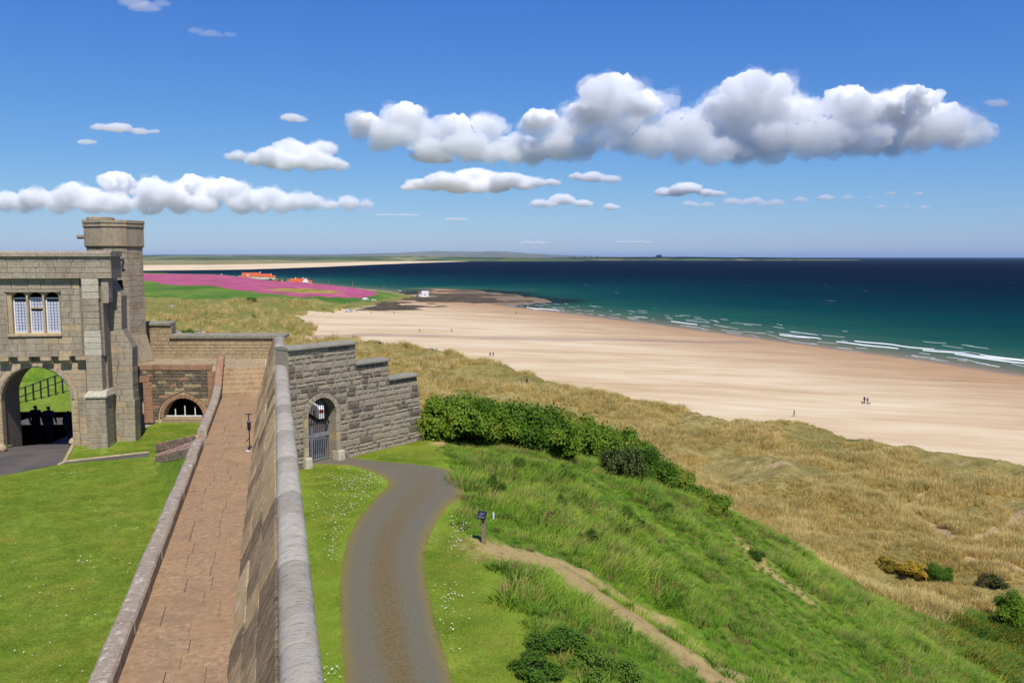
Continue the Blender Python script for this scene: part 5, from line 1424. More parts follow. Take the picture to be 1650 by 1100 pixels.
# ------------------------------------------------------------------ vegetation
def leaf_mat(name, cols, pscale=0.25, trans=0.3, tipcol=None, tip=None):
    m = NT(name, 0.65, 0.25)
    f = m.math('ADD', m.math('MULTIPLY', m.noise(m.pos(), pscale, 4, 0.6), 0.65), m.math('MULTIPLY', m.rand(), 0.35))
    k = len(cols)
    c = m.ramp(f, [(0.25 + 0.5 * i / (k - 1), C(*x)) for i, x in enumerate(cols)])
    if tipcol:
        t = m.n('ShaderNodeAttribute'); t.attribute_name = 'tip'
        c = m.mix(m.math('MULTIPLY', t.outputs['Fac'], tip), c, C(*tipcol))
    m.col(c)
    tr = m.n('ShaderNodeBsdfTranslucent'); m.l(c, tr.inputs[0])
    mx = m.n('ShaderNodeMixShader'); mx.inputs[0].default_value = trans
    m.l(m.b.outputs[0], mx.inputs[1]); m.l(tr.outputs[0], mx.inputs[2]); m.l(mx.outputs[0], m.out.inputs[0])
    return m.mat
ML_long = leaf_mat('long_grass', [(94, 138, 34), (134, 178, 46), (170, 200, 62), (204, 206, 96)], 0.22, .5, (186, 182, 96), .2)
ML_lawn = leaf_mat('mown_grass', [(118, 148, 42), (156, 176, 58), (200, 192, 92)], 0.8, .45)
ML_mar = leaf_mat('marram_grass', [(150, 146, 64), (194, 174, 90), (220, 194, 112), (236, 214, 148)], 0.16, .45, (232, 212, 154), .5)
ML_dry = leaf_mat('dry_grass', [(150, 130, 80), (176, 150, 98), (140, 126, 66)], 0.5, .25)
ML_syc = leaf_mat('sycamore_leaf', [(60, 92, 20), (90, 126, 28), (122, 150, 40), (150, 150, 58)], 0.9, .4)
ML_bram = leaf_mat('bramble_leaf', [(66, 98, 28), (90, 126, 36), (114, 142, 48)], 0.8, .4)
ML_weed = leaf_mat('weed_leaf', [(78, 112, 30), (104, 140, 40), (124, 152, 50)], 0.8, .4)
ML_grey = leaf_mat('thorn_leaf', [(80, 92, 44), (110, 116, 62), (144, 136, 88)], 0.9, .3)
ML_gorse = leaf_mat('gorse_leaf', [(84, 96, 32), (120, 118, 34), (168, 138, 40), (190, 160, 44)], 0.5, .25)
ML_bgor = leaf_mat('brown_shrub_leaf', [(70, 76, 36), (98, 92, 46), (112, 96, 58)], 0.5, .25)
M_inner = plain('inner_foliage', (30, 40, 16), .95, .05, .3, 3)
M_bark = plain('bark', (86, 72, 58), .95, .1, .3, 8)

def blades(n, h, spread, width, lean, seed, flat=0.0):
    r = np.random.default_rng(seed); v = []; f = []; tip = []
    for i in range(n):
        a = r.uniform(0, 2 * math.pi); d = spread * math.sqrt(r.uniform(0, 1)); x, y = d * math.cos(a), d * math.sin(a)
        hh_ = h * r.uniform(.5, 1.1); b = r.uniform(0, 2 * math.pi); ln = lean * r.uniform(.3, 1.3) * hh_
        dx, dy = math.cos(b) * ln + x * .5, math.sin(b) * ln + y * .5
        w = width * r.uniform(.6, 1.2); wx, wy = -math.sin(b + .6) * w, math.cos(b + .6) * w
        k = len(v)
        v += [(x - wx, y - wy, -.05), (x + wx, y + wy, -.05), (x + dx * .4 + wx * .7, y + dy * .4 + wy * .7, hh_ * .62), (x + dx * .4 - wx * .7, y + dy * .4 - wy * .7, hh_ * .62), (x + dx, y + dy, hh_ * (1 - flat * r.uniform(0, 1)))]
        f += [(k, k + 1, k + 2, k + 3), (k + 3, k + 2, k + 4)]; tip += [0, 0, .5, .5, 1]
    return v, f, tip
def proto(name, mat, *a, **k):
    v, f, tip = blades(*a, **k)
    me = bpy.data.meshes.new(name); me.from_pydata(v, [], f); me.materials.append(mat)
    at = me.attributes.new('tip', 'FLOAT', 'POINT'); at.data.foreach_set('value', tip)
    return bpy.data.objects.new(name, me)
def scatter(name, pts, scl, rot, pick, protos, label, cat):
    me = bpy.data.meshes.new(name); me.vertices.add(len(pts)); me.vertices.foreach_set('co', np.asarray(pts, np.float32).ravel())
    for nm, ty, dat in (('scl', 'FLOAT', scl), ('rot', 'FLOAT', rot), ('pick', 'INT', pick)):
        at = me.attributes.new(nm, ty, 'POINT'); at.data.foreach_set('value', np.asarray(dat, np.int32 if ty == 'INT' else np.float32))
    o = bpy.data.objects.new(name, me); place(o, Matrix.Identity(4)); tag(o, label, cat, kind='stuff')
    ng = bpy.data.node_groups.new(name, 'GeometryNodeTree')
    ng.interface.new_socket('Geometry', in_out='INPUT', socket_type='NodeSocketGeometry'); ng.interface.new_socket('Geometry', in_out='OUTPUT', socket_type='NodeSocketGeometry')
    N = ng.nodes.new; gi, go = N('NodeGroupInput'), N('NodeGroupOutput')
    iop = N('GeometryNodeInstanceOnPoints'); jn = N('GeometryNodeJoinGeometry')
    for p in protos:
        oi = N('GeometryNodeObjectInfo'); oi.inputs['Object'].default_value = p; oi.inputs['As Instance'].default_value = True
        ng.links.new(oi.outputs['Geometry'], jn.inputs[0])
    def na(nm, ty):
        q = N('GeometryNodeInputNamedAttribute'); q.data_type = ty; q.inputs[0].default_value = nm; return q.outputs[0]
    cx = N('ShaderNodeCombineXYZ'); ng.links.new(na('rot', 'FLOAT'), cx.inputs[2])
    ng.links.new(gi.outputs[0], iop.inputs['Points']); ng.links.new(jn.outputs[0], iop.inputs['Instance'])
    iop.inputs['Pick Instance'].default_value = True; ng.links.new(na('pick', 'INT'), iop.inputs['Instance Index'])
    ng.links.new(cx.outputs[0], iop.inputs['Rotation']); ng.links.new(na('scl', 'FLOAT'), iop.inputs['Scale'])
    ng.links.new(iop.outputs[0], go.inputs[0])
    md = o.modifiers.new('scatter', 'NODES'); md.node_group = ng
    return o
pd = lambda P, x, y: poly_sd(P, x, y)
# long grass on the hillside
protosL = [proto('long_tuft', ML_long, 60, .21, .32, .009, 1.5, 1), proto('long_tuft', ML_long, 56, .16, .36, .010, 2.0, 2), proto('seed_tuft', ML_long, 44, .32, .28, .007, .9, 3), proto('dry_tuft', ML_dry, 30, .3, .26, .007, .8, 4), proto('weed_clump', ML_weed, 46, .22, .30, .026, 1.4, 5)]
N0 = 62000
u = rng.uniform(8, 66, N0); v = rng.uniform(4.9, 56, N0)
keepd = rng.random(N0) < np.clip(38 / np.hypot(u, v), .3, 1)
u, v = u[keepd], v[keepd]
x, y = u * UX + v * UY, u * UY - v * UX
mow = 5.3 + 0.09 * np.clip(u - 22, 0, 20) + (fbm(x * .8, y * .8, 2, 51) - .5) * -1.2
dpth = np.minimum(line_d(path_pts, x, y), line_d(edge_pts, x, y) + .25)
zz_, hz_, ld_, *_r = ground(x, y, True)
ok = (v > mow) & (v < 47 + 8 * rng.random(len(x))) & (dpth > .45 + .9 * rng.random(len(x))) & (hz_ > ld_ - .3)
x, y, zz_, dpth = x[ok], y[ok], zz_[ok], dpth[ok]
big = fbm(x * .25, y * .25, 3, 77)
weed = fbm(x * .4 + 9, y * .4, 3, 79)
pk_ = np.where(rng.random(len(x)) < .04 + .25 * (dpth < 1.4), 3, rng.integers(0, 3, len(x)))
pk_ = np.where((weed > .62) & (rng.random(len(x)) < .3), 4, pk_)
pk_ = np.where((fbm(x * .3 + 4, y * .3, 3, 80) > .66) & (rng.random(len(x)) < .4), 3, pk_)
scatter('long_grass', np.c_[x, y, zz_], (.35 + 1.15 * sstep(.25, .75, big)) * rng.uniform(.7, 1.25, len(x)) * np.where(dpth < 1.5, .6, 1) * np.clip(np.hypot(x, y) / 40, .9, 1.4), rng.uniform(0, 6.28, len(x)), pk_, protosL, 'long rough green grass covering the castle hillside', 'grass')
# mown turf blades
pl = []
for k in range(3): pl.append(proto('turf_patch', ML_lawn, 170, .024, .36, .006, 2.2, 20 + k))
def turf(name, poly, z, excl, label, n, zfun=None):
    P = np.array(poly); lo, hi = P.min(0), P.max(0)
    x, y = rng.uniform(lo[0], hi[0], n), rng.uniform(lo[1], hi[1], n)
    ok = pd(P, x, y) > .15
    for e in excl: ok &= pd(e, x, y) < -.12
    x, y = x[ok], y[ok]
    zz = np.full(len(x), z) if zfun is None else zfun(x, y)
    scatter(name, np.c_[x, y, zz], rng.uniform(.7, 1.25, len(x)), rng.uniform(0, 6.28, len(x)), rng.integers(0, 3, len(x)), pl, label, 'grass')
lawn_poly = [(-26, 8), tuple(ram(9, -2.7, 0)[:2]), tuple(ram(36.6, -2.7, 0)[:2]), (-14.0, 37.8), (-16.4, 37.8), (-16.4, 35), (-24, 33), (-30, 20)]
turf('lawn_grass', lawn_poly, CZ, [pp, [(-17.9, 32.3), (-16.2, 32.5), (-16.2, 35.4), (-17.9, 35.4)], [(-21.2, 32.0), (-17.3, 32.6), (-17.3, 36.5), (-21.2, 36.5)], [tuple(p[:2]) for p in (S0, T0, T1, S1)]], 'short mown grass of the courtyard lawn', 9000)
vp = [tuple(ram(*p, 0)[:2]) for p in [(9, .6), (9, 5.0), (22, 5.2), (33, 6.4), (37, 6.2), (36.5, 5.2), (32.6, .9)]]
turf('verge_grass', vp, 32.0, [DRV], 'short mown grass verge either side of the driveway', 5200, ground)
# daisies
M_daisy = plain('daisy_petals', (244, 244, 240), .7, .2, .03)
dz_p = bpy.data.objects.new('daisy', bpy.data.meshes.new('daisy'))
dz_p.data.from_pydata([(.013 * math.cos(k), .013 * math.sin(k), .05 + .006 * (i % 2)) for i, k in enumerate(np.linspace(0, 5.5, 7))], [], [(0, 1, 2, 3, 4, 5, 6)]); dz_p.data.materials.append(M_daisy)
dp = []
for (px, py, sx, sy, n) in [(560, 775, 26, 12, 130), (585, 790, 20, 14, 110), (600, 765, 12, 6, 40), (540, 850, 10, 16, 40), (535, 880, 6, 14, 24), (745, 840, 12, 18, 60), (735, 870, 10, 12, 36), (720, 965, 14, 10, 26), (545, 820, 20, 10, 40), (535, 1085, 8, 10, 16), (725, 1010, 12, 30, 20), (620, 735, 60, 5, 20), (500, 830, 8, 30, 14)]:
    for _ in range(n):
        p = onz(px + rng.normal() * sx, py + rng.normal() * sy, 32.02)
        if poly_sd(vp, np.array([p.x]), np.array([p.y]))[0] > 0 and poly_sd(DRV, np.array([p.x]), np.array([p.y]))[0] < -.1: dp.append(tuple(p))
for (px, py, sx, sy, n) in [(135, 905, 8, 4, 12), (300, 690, 20, 4, 14), (110, 765, 16, 2, 10), (160, 718, 12, 2, 10), (60, 980, 60, 60, 26), (200, 850, 60, 60, 26)]:
    for _ in range(n):
        p = onz(px + rng.normal() * sx, py + rng.normal() * sy, CZ + .02)
        if poly_sd(lawn_poly, np.array([p.x]), np.array([p.y]))[0] > .1: dp.append(tuple(p))
scatter('daisies', dp, rng.uniform(.7, 1.4, len(dp)), rng.uniform(0, 6.28, len(dp)), np.zeros(len(dp)), [dz_p], 'white daisies dotted over the mown grass', 'flowers')
# marram on the dunes
protosM = [proto('marram_tuft', ML_mar, 42, .75, .42, .028, .5, 31), proto('marram_tuft', ML_mar, 36, .6, .5, .032, .7, 32), proto('marram_tuft', ML_mar, 48, .9, .36, .026, .45, 33)]
ci = np.where((cls == 1) & (np.hypot(GX, GY) < 620) & (np.abs(A.ravel()) < R(36)) & (BARE < .25) & (EV > 1.5) & (GORSE < .4))[0]
rad = np.hypot(GX[ci], GY[ci]); wgt = rad ** 1.1; wgt /= wgt.sum()
sel = rng.choice(ci, min(78000, len(ci)), replace=False, p=wgt)
rs = np.hypot(GX[sel], GY[sel]); aj = np.arctan2(GX[sel], GY[sel]) + rng.uniform(-1, 1, len(sel)) * R(.05); rj = rs * (1 + rng.uniform(-1, 1, len(sel)) * rs * .00003)
x, y = np.sin(aj) * rj, np.cos(aj) * rj
patch = fbm(x * .12, y * .12, 3, 88)
kp_ = (patch + rng.normal(0, .05, len(x)) > .40) & ((y < 310) | (rng.random(len(x)) < .4))
x, y, rs, patch = x[kp_], y[kp_], rs[kp_], patch[kp_]
scatter('marram', np.c_[x, y, ground(x, y)], (.35 + 1.3 * sstep(.35, .7, patch)) * rng.uniform(.7, 1.3, len(x)) * np.clip(rs / 160, .8, 2.0), rng.uniform(0, 6.28, len(x)), rng.integers(0, 3, len(x)), protosM, 'straw-coloured marram grass covering the dunes', 'grass')
# low gorse and weeds at the foot of the slope
protosG = [proto('gorse_tuft', ML_gorse, 60, .35, .5, .035, .8, 41), proto('weed_tuft', ML_bram, 50, .4, .45, .035, .8, 42)]
gi_ = np.where((cls <= 1) & (GORSE > .35) & (A.ravel() < R(36)))[0]
if len(gi_):
    sel = rng.choice(gi_, min(12000, len(gi_)), replace=False)
    x, y = GX[sel] + rng.normal(0, .3, len(sel)), GY[sel] + rng.normal(0, .3, len(sel))
    scatter('low_gorse', np.c_[x, y, ground(x, y)], rng.uniform(.9, 1.9, len(x)), rng.uniform(0, 6.28, len(x)), (rng.random(len(x)) < .4).astype(int), protosG, 'low yellow-green gorse and weeds along the foot of the slope', 'plants')

def crown_mesh(name, mat, n, leaf, blobs, seed, squash=.9, depth=.35):
    r = np.random.default_rng(seed); v = []; f = []; mi = []
    bl = []
    for i in range(blobs):
        a = r.uniform(0, 2 * math.pi); d = r.uniform(.1, .82) ; bl.append((d * math.cos(a), d * math.sin(a), r.uniform(.2, .8 - .35 * d), r.uniform(.15, .36)))
    bl.append((0, 0, .4, .46))
    for i in range(n):
        bx, by, bz, br = bl[r.integers(0, len(bl))]
        dv = r.normal(size=3); dv /= np.linalg.norm(dv)
        if dv[2] < -.35: dv[2] *= -.6
        rr_ = br * (1 - depth * r.random() ** 2.0) * (1 + .18 * r.normal() * .5)
        c = np.array([bx, by, bz]) + dv * rr_
        if c[2] < .02: c[2] = .02 + .1 * r.random()
        nrm = dv + r.normal(size=3) * .55 + np.array([0, 0, .35]); nrm /= np.linalg.norm(nrm)
        t = np.cross(nrm, r.normal(size=3)); t /= np.linalg.norm(t); b = np.cross(nrm, t)
        s = leaf * r.uniform(.6, 1.3); k = len(v)
        v += [tuple(c - t * s), tuple(c + b * s * .7 - nrm * s * .15), tuple(c + t * s), tuple(c - b * s * .7 - nrm * s * .15)]
        f += [(k, k + 1, k + 2, k + 3)]; mi.append(0)
    for (bx, by, bz, br) in bl:         # dark lumps fill the heart of the bush, its shade put into their colour
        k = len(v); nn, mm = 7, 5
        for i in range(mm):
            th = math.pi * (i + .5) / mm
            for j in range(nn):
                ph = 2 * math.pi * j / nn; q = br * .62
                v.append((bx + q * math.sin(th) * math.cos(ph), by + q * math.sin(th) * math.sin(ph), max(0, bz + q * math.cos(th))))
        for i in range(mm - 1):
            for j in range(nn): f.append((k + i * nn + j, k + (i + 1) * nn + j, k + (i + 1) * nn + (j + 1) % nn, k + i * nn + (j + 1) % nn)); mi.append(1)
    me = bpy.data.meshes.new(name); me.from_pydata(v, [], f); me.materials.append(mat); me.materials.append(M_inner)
    me.polygons.foreach_set('material_index', mi); return me
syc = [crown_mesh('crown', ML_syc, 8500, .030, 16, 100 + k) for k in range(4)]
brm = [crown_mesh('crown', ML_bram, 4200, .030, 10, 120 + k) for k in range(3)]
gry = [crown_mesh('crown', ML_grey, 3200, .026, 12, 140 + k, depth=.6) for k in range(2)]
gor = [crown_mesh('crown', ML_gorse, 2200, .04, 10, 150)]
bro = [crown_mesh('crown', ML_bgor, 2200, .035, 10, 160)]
stem_me = (lambda m_: (m_.tube([(0, 0, -.3), (.02, .01, .2), (-.03, .02, .5)], [.05, .035, .02], 7), m_.tube([(.01, 0, .1), (.14, .08, .45)], [.03, .012], 6), m_.tube([(0, .01, .15), (-.13, -.1, .45)], [.03, .012], 6), m_)[-1])(MB())
stem_o = bpy.data.meshes.new('stem'); stem_o.from_pydata([tuple(q) for q in stem_me.v], [], stem_me.f); stem_o.materials.append(M_bark)
def shrub(name, p, r, h, me, label, group=None, cat='shrub', ry=None):
    t = thing(name, p, label, cat, group)
    Ms = Matrix.Translation(p) @ Matrix.Rotation(random.uniform(0, 6.28), 4, 'Z') @ Matrix.Diagonal((r, ry or r, h, 1))
    place(bpy.data.objects.new('stem', stem_o), Ms, t)
    Mc = Matrix.Translation(Vector(p) - Vector((0, 0, .15 * h))) @ Matrix.Rotation(random.uniform(-.15, .15) if ry else random.uniform(0, 6.28), 4, 'Z') @ Matrix.Diagonal((r, ry or r, h, 1))
    place(bpy.data.objects.new('crown', me), Mc, t)
    return t
hb0 = [(705, 714, 642), (745, 716, 645), (785, 719, 650), (820, 724, 655), (856, 731, 660), (893, 738, 665), (928, 745, 674), (964, 753, 686), (1000, 763, 700), (1033, 775, 716), (1064, 788, 738), (1094, 803, 762), (1124, 820, 786), (1150, 836, 812)]
hb = []
for a_, b_ in zip(hb0[:-1], hb0[1:]): hb += [a_, tuple((p_ + q_) / 2 for p_, q_ in zip(a_, b_))]
hb.append(hb0[-1])
ordn = ['first', 'second', 'third', 'fourth', 'fifth', 'sixth', 'seventh', 'eighth', 'ninth', 'tenth', 'eleventh', 'twelfth', 'thirteenth', 'fourteenth', 'fifteenth', 'sixteenth', 'seventeenth', 'eighteenth', 'nineteenth', 'twentieth', 'twenty-first', 'twenty-second', 'twenty-third', 'twenty-fourth', 'twenty-fifth', 'twenty-sixth', 'twenty-seventh']
HG = 'leafy hedge shrubs along the crest of the slope'
for i, (px, pb, pt) in enumerate(hb):
    p = hit(px, pb - 4); h = (pb - pt) * p.y / 1335 * [1.14, 1.02, 1.16, 1.05, 1.2, 1.04][i % 6]
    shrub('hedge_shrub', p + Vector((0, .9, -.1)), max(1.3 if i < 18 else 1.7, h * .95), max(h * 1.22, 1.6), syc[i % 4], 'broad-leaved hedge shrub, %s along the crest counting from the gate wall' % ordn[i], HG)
    if i in (2, 6, 10, 14, 18):
        shrub('hedge_shrub', p + Vector((.5, 2.6, -.5)), 1.6, h * 1.15, syc[(i + 2) % 4], 'broad-leaved shrub in the back row of the hedge behind the %s front shrub' % ordn[i], HG)
def sh(name, px, py, wpx, hpx, me, label, cat='shrub', group=None):
    p = hit(px, py); r = wpx / 2 * p.y / 1335; return shrub(name, p, r, hpx * p.y / 1335 * 1.15, me, label, group, cat)
sh('thorn_bush', 990, 772, 116, 84, gry[0], 'grey-green twiggy thorn bush in front of the hedge')
SG = 'small dark bushes in the long grass'
for (px, py, w, h, lab) in [(838, 764, 44, 34, 'small dark bush in long grass nearest the gate wall hedge'), (797, 794, 42, 38, 'small dark bush at the mown verge edge above the sign post'), (903, 824, 34, 46, 'upright dark bush alone in the middle of the long grass'), (908, 774, 50, 32, 'low dark bush just below the hedge, left of the thorn bush'), (1010, 848, 76, 42, 'low spreading dark bush on the slope below the thorn bush'), (1075, 830, 34, 28, 'small dark bush low on the slope near the end of the hedge'), (1218, 902, 46, 24, 'small dark bush at the right-hand foot of the green slope'), (950, 882, 46, 38, 'dark bush just above the trodden path')]:
    sh('dark_bush', px, py, w, h, brm[int(px) % 3], lab, 'bush', SG)
for (px, py, w, h, lab) in [(862, 1092, 150, 44, 'left mound of the dark bramble patch below the path'), (960, 1085, 150, 46, 'right mound of the dark bramble patch below the path'), (905, 1045, 150, 40, 'upper mound of the dark bramble patch below the path'), (1010, 1115, 120, 44, 'outermost mound of the bramble patch at the bottom edge')]:
    sh('bramble', px, py, w, h, brm[int(py) % 3], lab, 'bramble', 'brambles below the path')
sh('round_tree', 1632, 1004, 92, 62, syc[1], 'dark round leafy tree at the right edge below the slope', 'tree')
sh('gorse_bush', 1470, 930, 70, 30, gor[0], 'yellow-green gorse bush on the flat beyond the slope, left half', 'bush', 'bushes on the dune flat')
sh('leafy_bush', 1512, 938, 60, 34, syc[2], 'green bush adjoining the gorse bush on the flat beyond the slope', 'bush', 'bushes on the dune flat')
sh('brown_bush', 1600, 940, 76, 22, bro[0], 'brownish low bush between the gorse and the right edge', 'bush', 'bushes on the dune flat')
sh('gorse_bush', 1430, 915, 50, 20, gor[0], 'small gorse bush left of the larger gorse on the flat', 'bush', 'bushes on the dune flat')
p = onl(305, 541); shrub('round_bush', p, 4.2, 4.4, brm[0], 'dark round bush between white cars above the terrace parapet', None, 'bush')
for px, py, w, h, lab in [(318, 514, 14, 4, 'dark green patch of scrub on the links nearest the tower'), (408, 513, 12, 5, 'bright green scrub patch on the links right of centre'), (355, 522, 12, 4, 'scrub patch on the links just above the terrace'), (335, 507, 16, 4, 'long low scrub patch on the upper links'), (405, 487, 40, 10, 'broad olive scrub mound below the pink field')]:
    p = onl(px, py); shrub('scrub', p, w / 2 * p.y / 1335, h * p.y / 1335 * 1.2, brm[1], lab, 'scrub patches on the links', 'shrub')
p = onl(452, 441.5)
for i, (px, w) in enumerate([(450, 12), (458, 10), (436, 8), (506, 8)]):
    q = onl(px, 442 if px < 500 else 446.5); shrub('garden_bush', q, w / 2 * q.y / 1335, 4.5, brm[i % 3], ['dark garden bush just right of the long red-roofed house', 'dark garden bush just left of the white house', 'dark bush in front of the long house right end', 'dark bush right of the white house'][i], 'garden bushes by the houses', 'bush')
for i, px in enumerate([240, 262, 284, 304, 322, 340]):
    q = onl(px, 438.6); shrub('field_hedge', q, 13, 3.4, brm[i % 3], 'dark field hedge above the pink field, %s from the tower' % ordn[i], 'hedges above the pink field', 'hedge', ry=4)

# ------------------------------------------------------------------ people and dogs
M_skin = plain('skin', (205, 160, 132), .6, .3, .05)
M_hair = plain('dark_hair', (46, 36, 30), .8, .2, .1)
def cloth(nm, c): return plain(nm, c, .9, .1, .12, 20)
CL = {k: cloth('cloth_' + k, v) for k, v in dict(black=(30, 30, 34), navy=(34, 40, 62), grey=(112, 114, 120), blue=(92, 120, 160), white=(216, 214, 208), red=(150, 48, 44), brown=(92, 70, 52), denim=(62, 76, 108)).items()}
_bodies = {}
def body_mesh(pose):
    if pose in _bodies: return _bodies[pose]
    st_ = {'walk': .22, 'stand': .05, 'walk2': .16}[pose]
    J = {'pelvis': (0, 0, .95), 'spine': (0, .01, 1.12), 'chest': (0, 0, 1.33), 'neck': (0, .01, 1.49), 'head0': (0, .025, 1.60), 'head1': (0, .02, 1.70),
         'lh': (-.1, 0, .9), 'lk': (-.11, st_ * .55, .5), 'la': (-.11, st_ * .7, .09), 'lt': (-.12, st_ * .7 + .16, .04),
         'rh': (.1, 0, .9), 'rk': (.11, -st_ * .2 + .03, .5), 'ra': (.11, -st_, .1), 'rt': (.12, -st_ + .16, .04),
         'ls': (-.19, 0, 1.42), 'le': (-.25, -st_ * .4, 1.15), 'lw': (-.25, -st_ * .5 + .1, .92), 'lf': (-.24, -st_ * .5 + .13, .82),
         'rs': (.19, 0, 1.42), 're': (.25, st_ * .3, 1.15), 'rw': (.25, st_ * .5 + .1, .92), 'rf': (.24, st_ * .5 + .13, .82)}
    rad = dict(pelvis=.15, spine=.14, chest=.17, neck=.06, head0=.095, head1=.085, lh=.10, lk=.068, la=.048, lt=.04, rh=.10, rk=.068, ra=.048, rt=.04, ls=.085, le=.056, lw=.042, lf=.034, rs=.085, re=.056, rw=.042, rf=.034)
    E_ = [('pelvis', 'spine'), ('spine', 'chest'), ('chest', 'neck'), ('neck', 'head0'), ('head0', 'head1'), ('pelvis', 'lh'), ('lh', 'lk'), ('lk', 'la'), ('la', 'lt'), ('pelvis', 'rh'), ('rh', 'rk'), ('rk', 'ra'), ('ra', 'rt'), ('chest', 'ls'), ('ls', 'le'), ('le', 'lw'), ('lw', 'lf'), ('chest', 'rs'), ('rs', 're'), ('re', 'rw'), ('rw', 'rf')]
    names = list(J); me = bpy.data.meshes.new('body_skeleton')
    me.from_pydata([J[k] for k in names], [(names.index(a), names.index(b)) for a, b in E_], [])
    o = bpy.data.objects.new('body_skeleton', me); COL.objects.link(o)
    md = o.modifiers.new('skin', 'SKIN'); md.use_smooth_shade = True
    for i, k in enumerate(names):
        sv = me.skin_vertices[0].data[i]; r = rad[k]; sv.radius = (r, r * (.75 if k in ('chest', 'spine', 'pelvis') else 1)); sv.use_root = (k == 'pelvis')
    s2 = o.modifiers.new('sub', 'SUBSURF'); s2.levels = 1; s2.render_levels = 1
    dg = bpy.context.evaluated_depsgraph_get(); ev = o.evaluated_get(dg)
    out = bpy.data.meshes.new_from_object(ev); out.name = 'body'
    bpy.data.objects.remove(o); bpy.data.meshes.remove(me)
    _bodies[pose] = out
    return out
def person(p, rz, coat, legs, label, pose='walk', h=1.72, hood=False, pack=None, group=None):
    t = thing('person', p, label, 'person', group, rz=rz)
    me = body_mesh(pose).copy()
    me.materials.clear()
    for m_ in (CL[coat], CL[legs], M_skin, M_hair): me.materials.append(m_)
    mi = []
    for q in me.polygons:
        c = q.center; z = c.z
        if z > 1.52: mi.append(3 if (c.y < .03 or z > 1.68) and not hood else (0 if hood and c.y < .06 else 2))
        elif z < .88 and abs(c.x) < .2: mi.append(1)
        elif abs(c.x) > .2 and z < .9: mi.append(2)
        else: mi.append(0)
    me.polygons.foreach_set('material_index', mi)
    Mx = WM[t] @ Matrix.Scale(h / 1.78, 4)
    b = bpy.data.objects.new('body', me); place(b, Mx, t)
    # jacket hem and hair as clothing
    m_ = MB(); rows = [(.80, .21, .15), (.95, .205, .15), (1.12, .18, .145), (1.33, .215, .15), (1.44, .20, .12), (1.5, .08, .08)]
    n = 12
    v = [(rx * math.cos(2 * math.pi * k / n), ry * math.sin(2 * math.pi * k / n), z) for z, rx, ry in rows for k in range(n)]
    f = [(i * n + k, i * n + (k + 1) % n, (i + 1) * n + (k + 1) % n, (i + 1) * n + k) for i in range(len(rows) - 1) for k in range(n)]
    mk('jacket', v, f, CL[coat], t, Mx, True, True)
    if pack:
        m_ = MB(); m_.box((-.15, -.32, 1.0), (.15, -.13, 1.45)); mk('backpack', m_.v, m_.f, CL[pack], t, Mx, False, True)
    return t
# three walkers beyond the gatehouse arch
for px, yy, coat, legs, pk_, lab, hood in [(59, 36.6, 'black', 'black', None, 'person in dark coat walking away through the arch, leftmost of three', True), (80, 36.4, 'navy', 'black', 'black', 'person with dark backpack walking in the middle of the arch', False), (111, 35.9, 'black', 'navy', None, 'person in dark clothes half hidden by the right side of the arch', True)]:
    q = ony(px, 700, yy); person((q.x, yy, 31.74), R(8 if px < 100 else -20), coat, legs, lab, 'walk2', 1.72 if px != 111 else 1.6, hood, pk_, 'walkers seen through the arch')
def dog(p, rz, mat, label):
    t = thing('dog', p, label, 'dog', rz=rz); Mx = WM[t]; m_ = MB()
    m_.tube([(0, -.36, .46), (0, -.28, .5), (0, 0, .49), (0, .25, .53), (0, .38, .62), (0, .46, .72), (0, .56, .72), (0, .68, .66)], [.05, .12, .12, .15, .10, .09, .08, .035], 8)
    for sx in (-.08, .08):
        m_.tube([(sx, .24, .5), (sx, .25, .25), (sx, .24, .03), (sx, .29, .02)], [.06, .035, .028, .03], 6)
        m_.tube([(sx, -.26, .5), (sx, -.18, .32), (sx, -.31, .16), (sx, -.28, .02)], [.08, .05, .03, .03], 6)
    m_.tube([(0, -.36, .5), (0, -.52, .58), (0, -.62, .7)], [.03, .025, .012], 6)
    for sx in (-.06, .06): m_.tube([(sx, .47, .78), (sx * 1.5, .45, .72), (sx * 1.6, .46, .64)], [.03, .035, .01], 5)
    mk('body', m_.v, m_.f, mat, t, Mx, True, True); return t
def beachp(px, py): p = hit(px, py, 100); return p
BG = 'people walking on the beach'
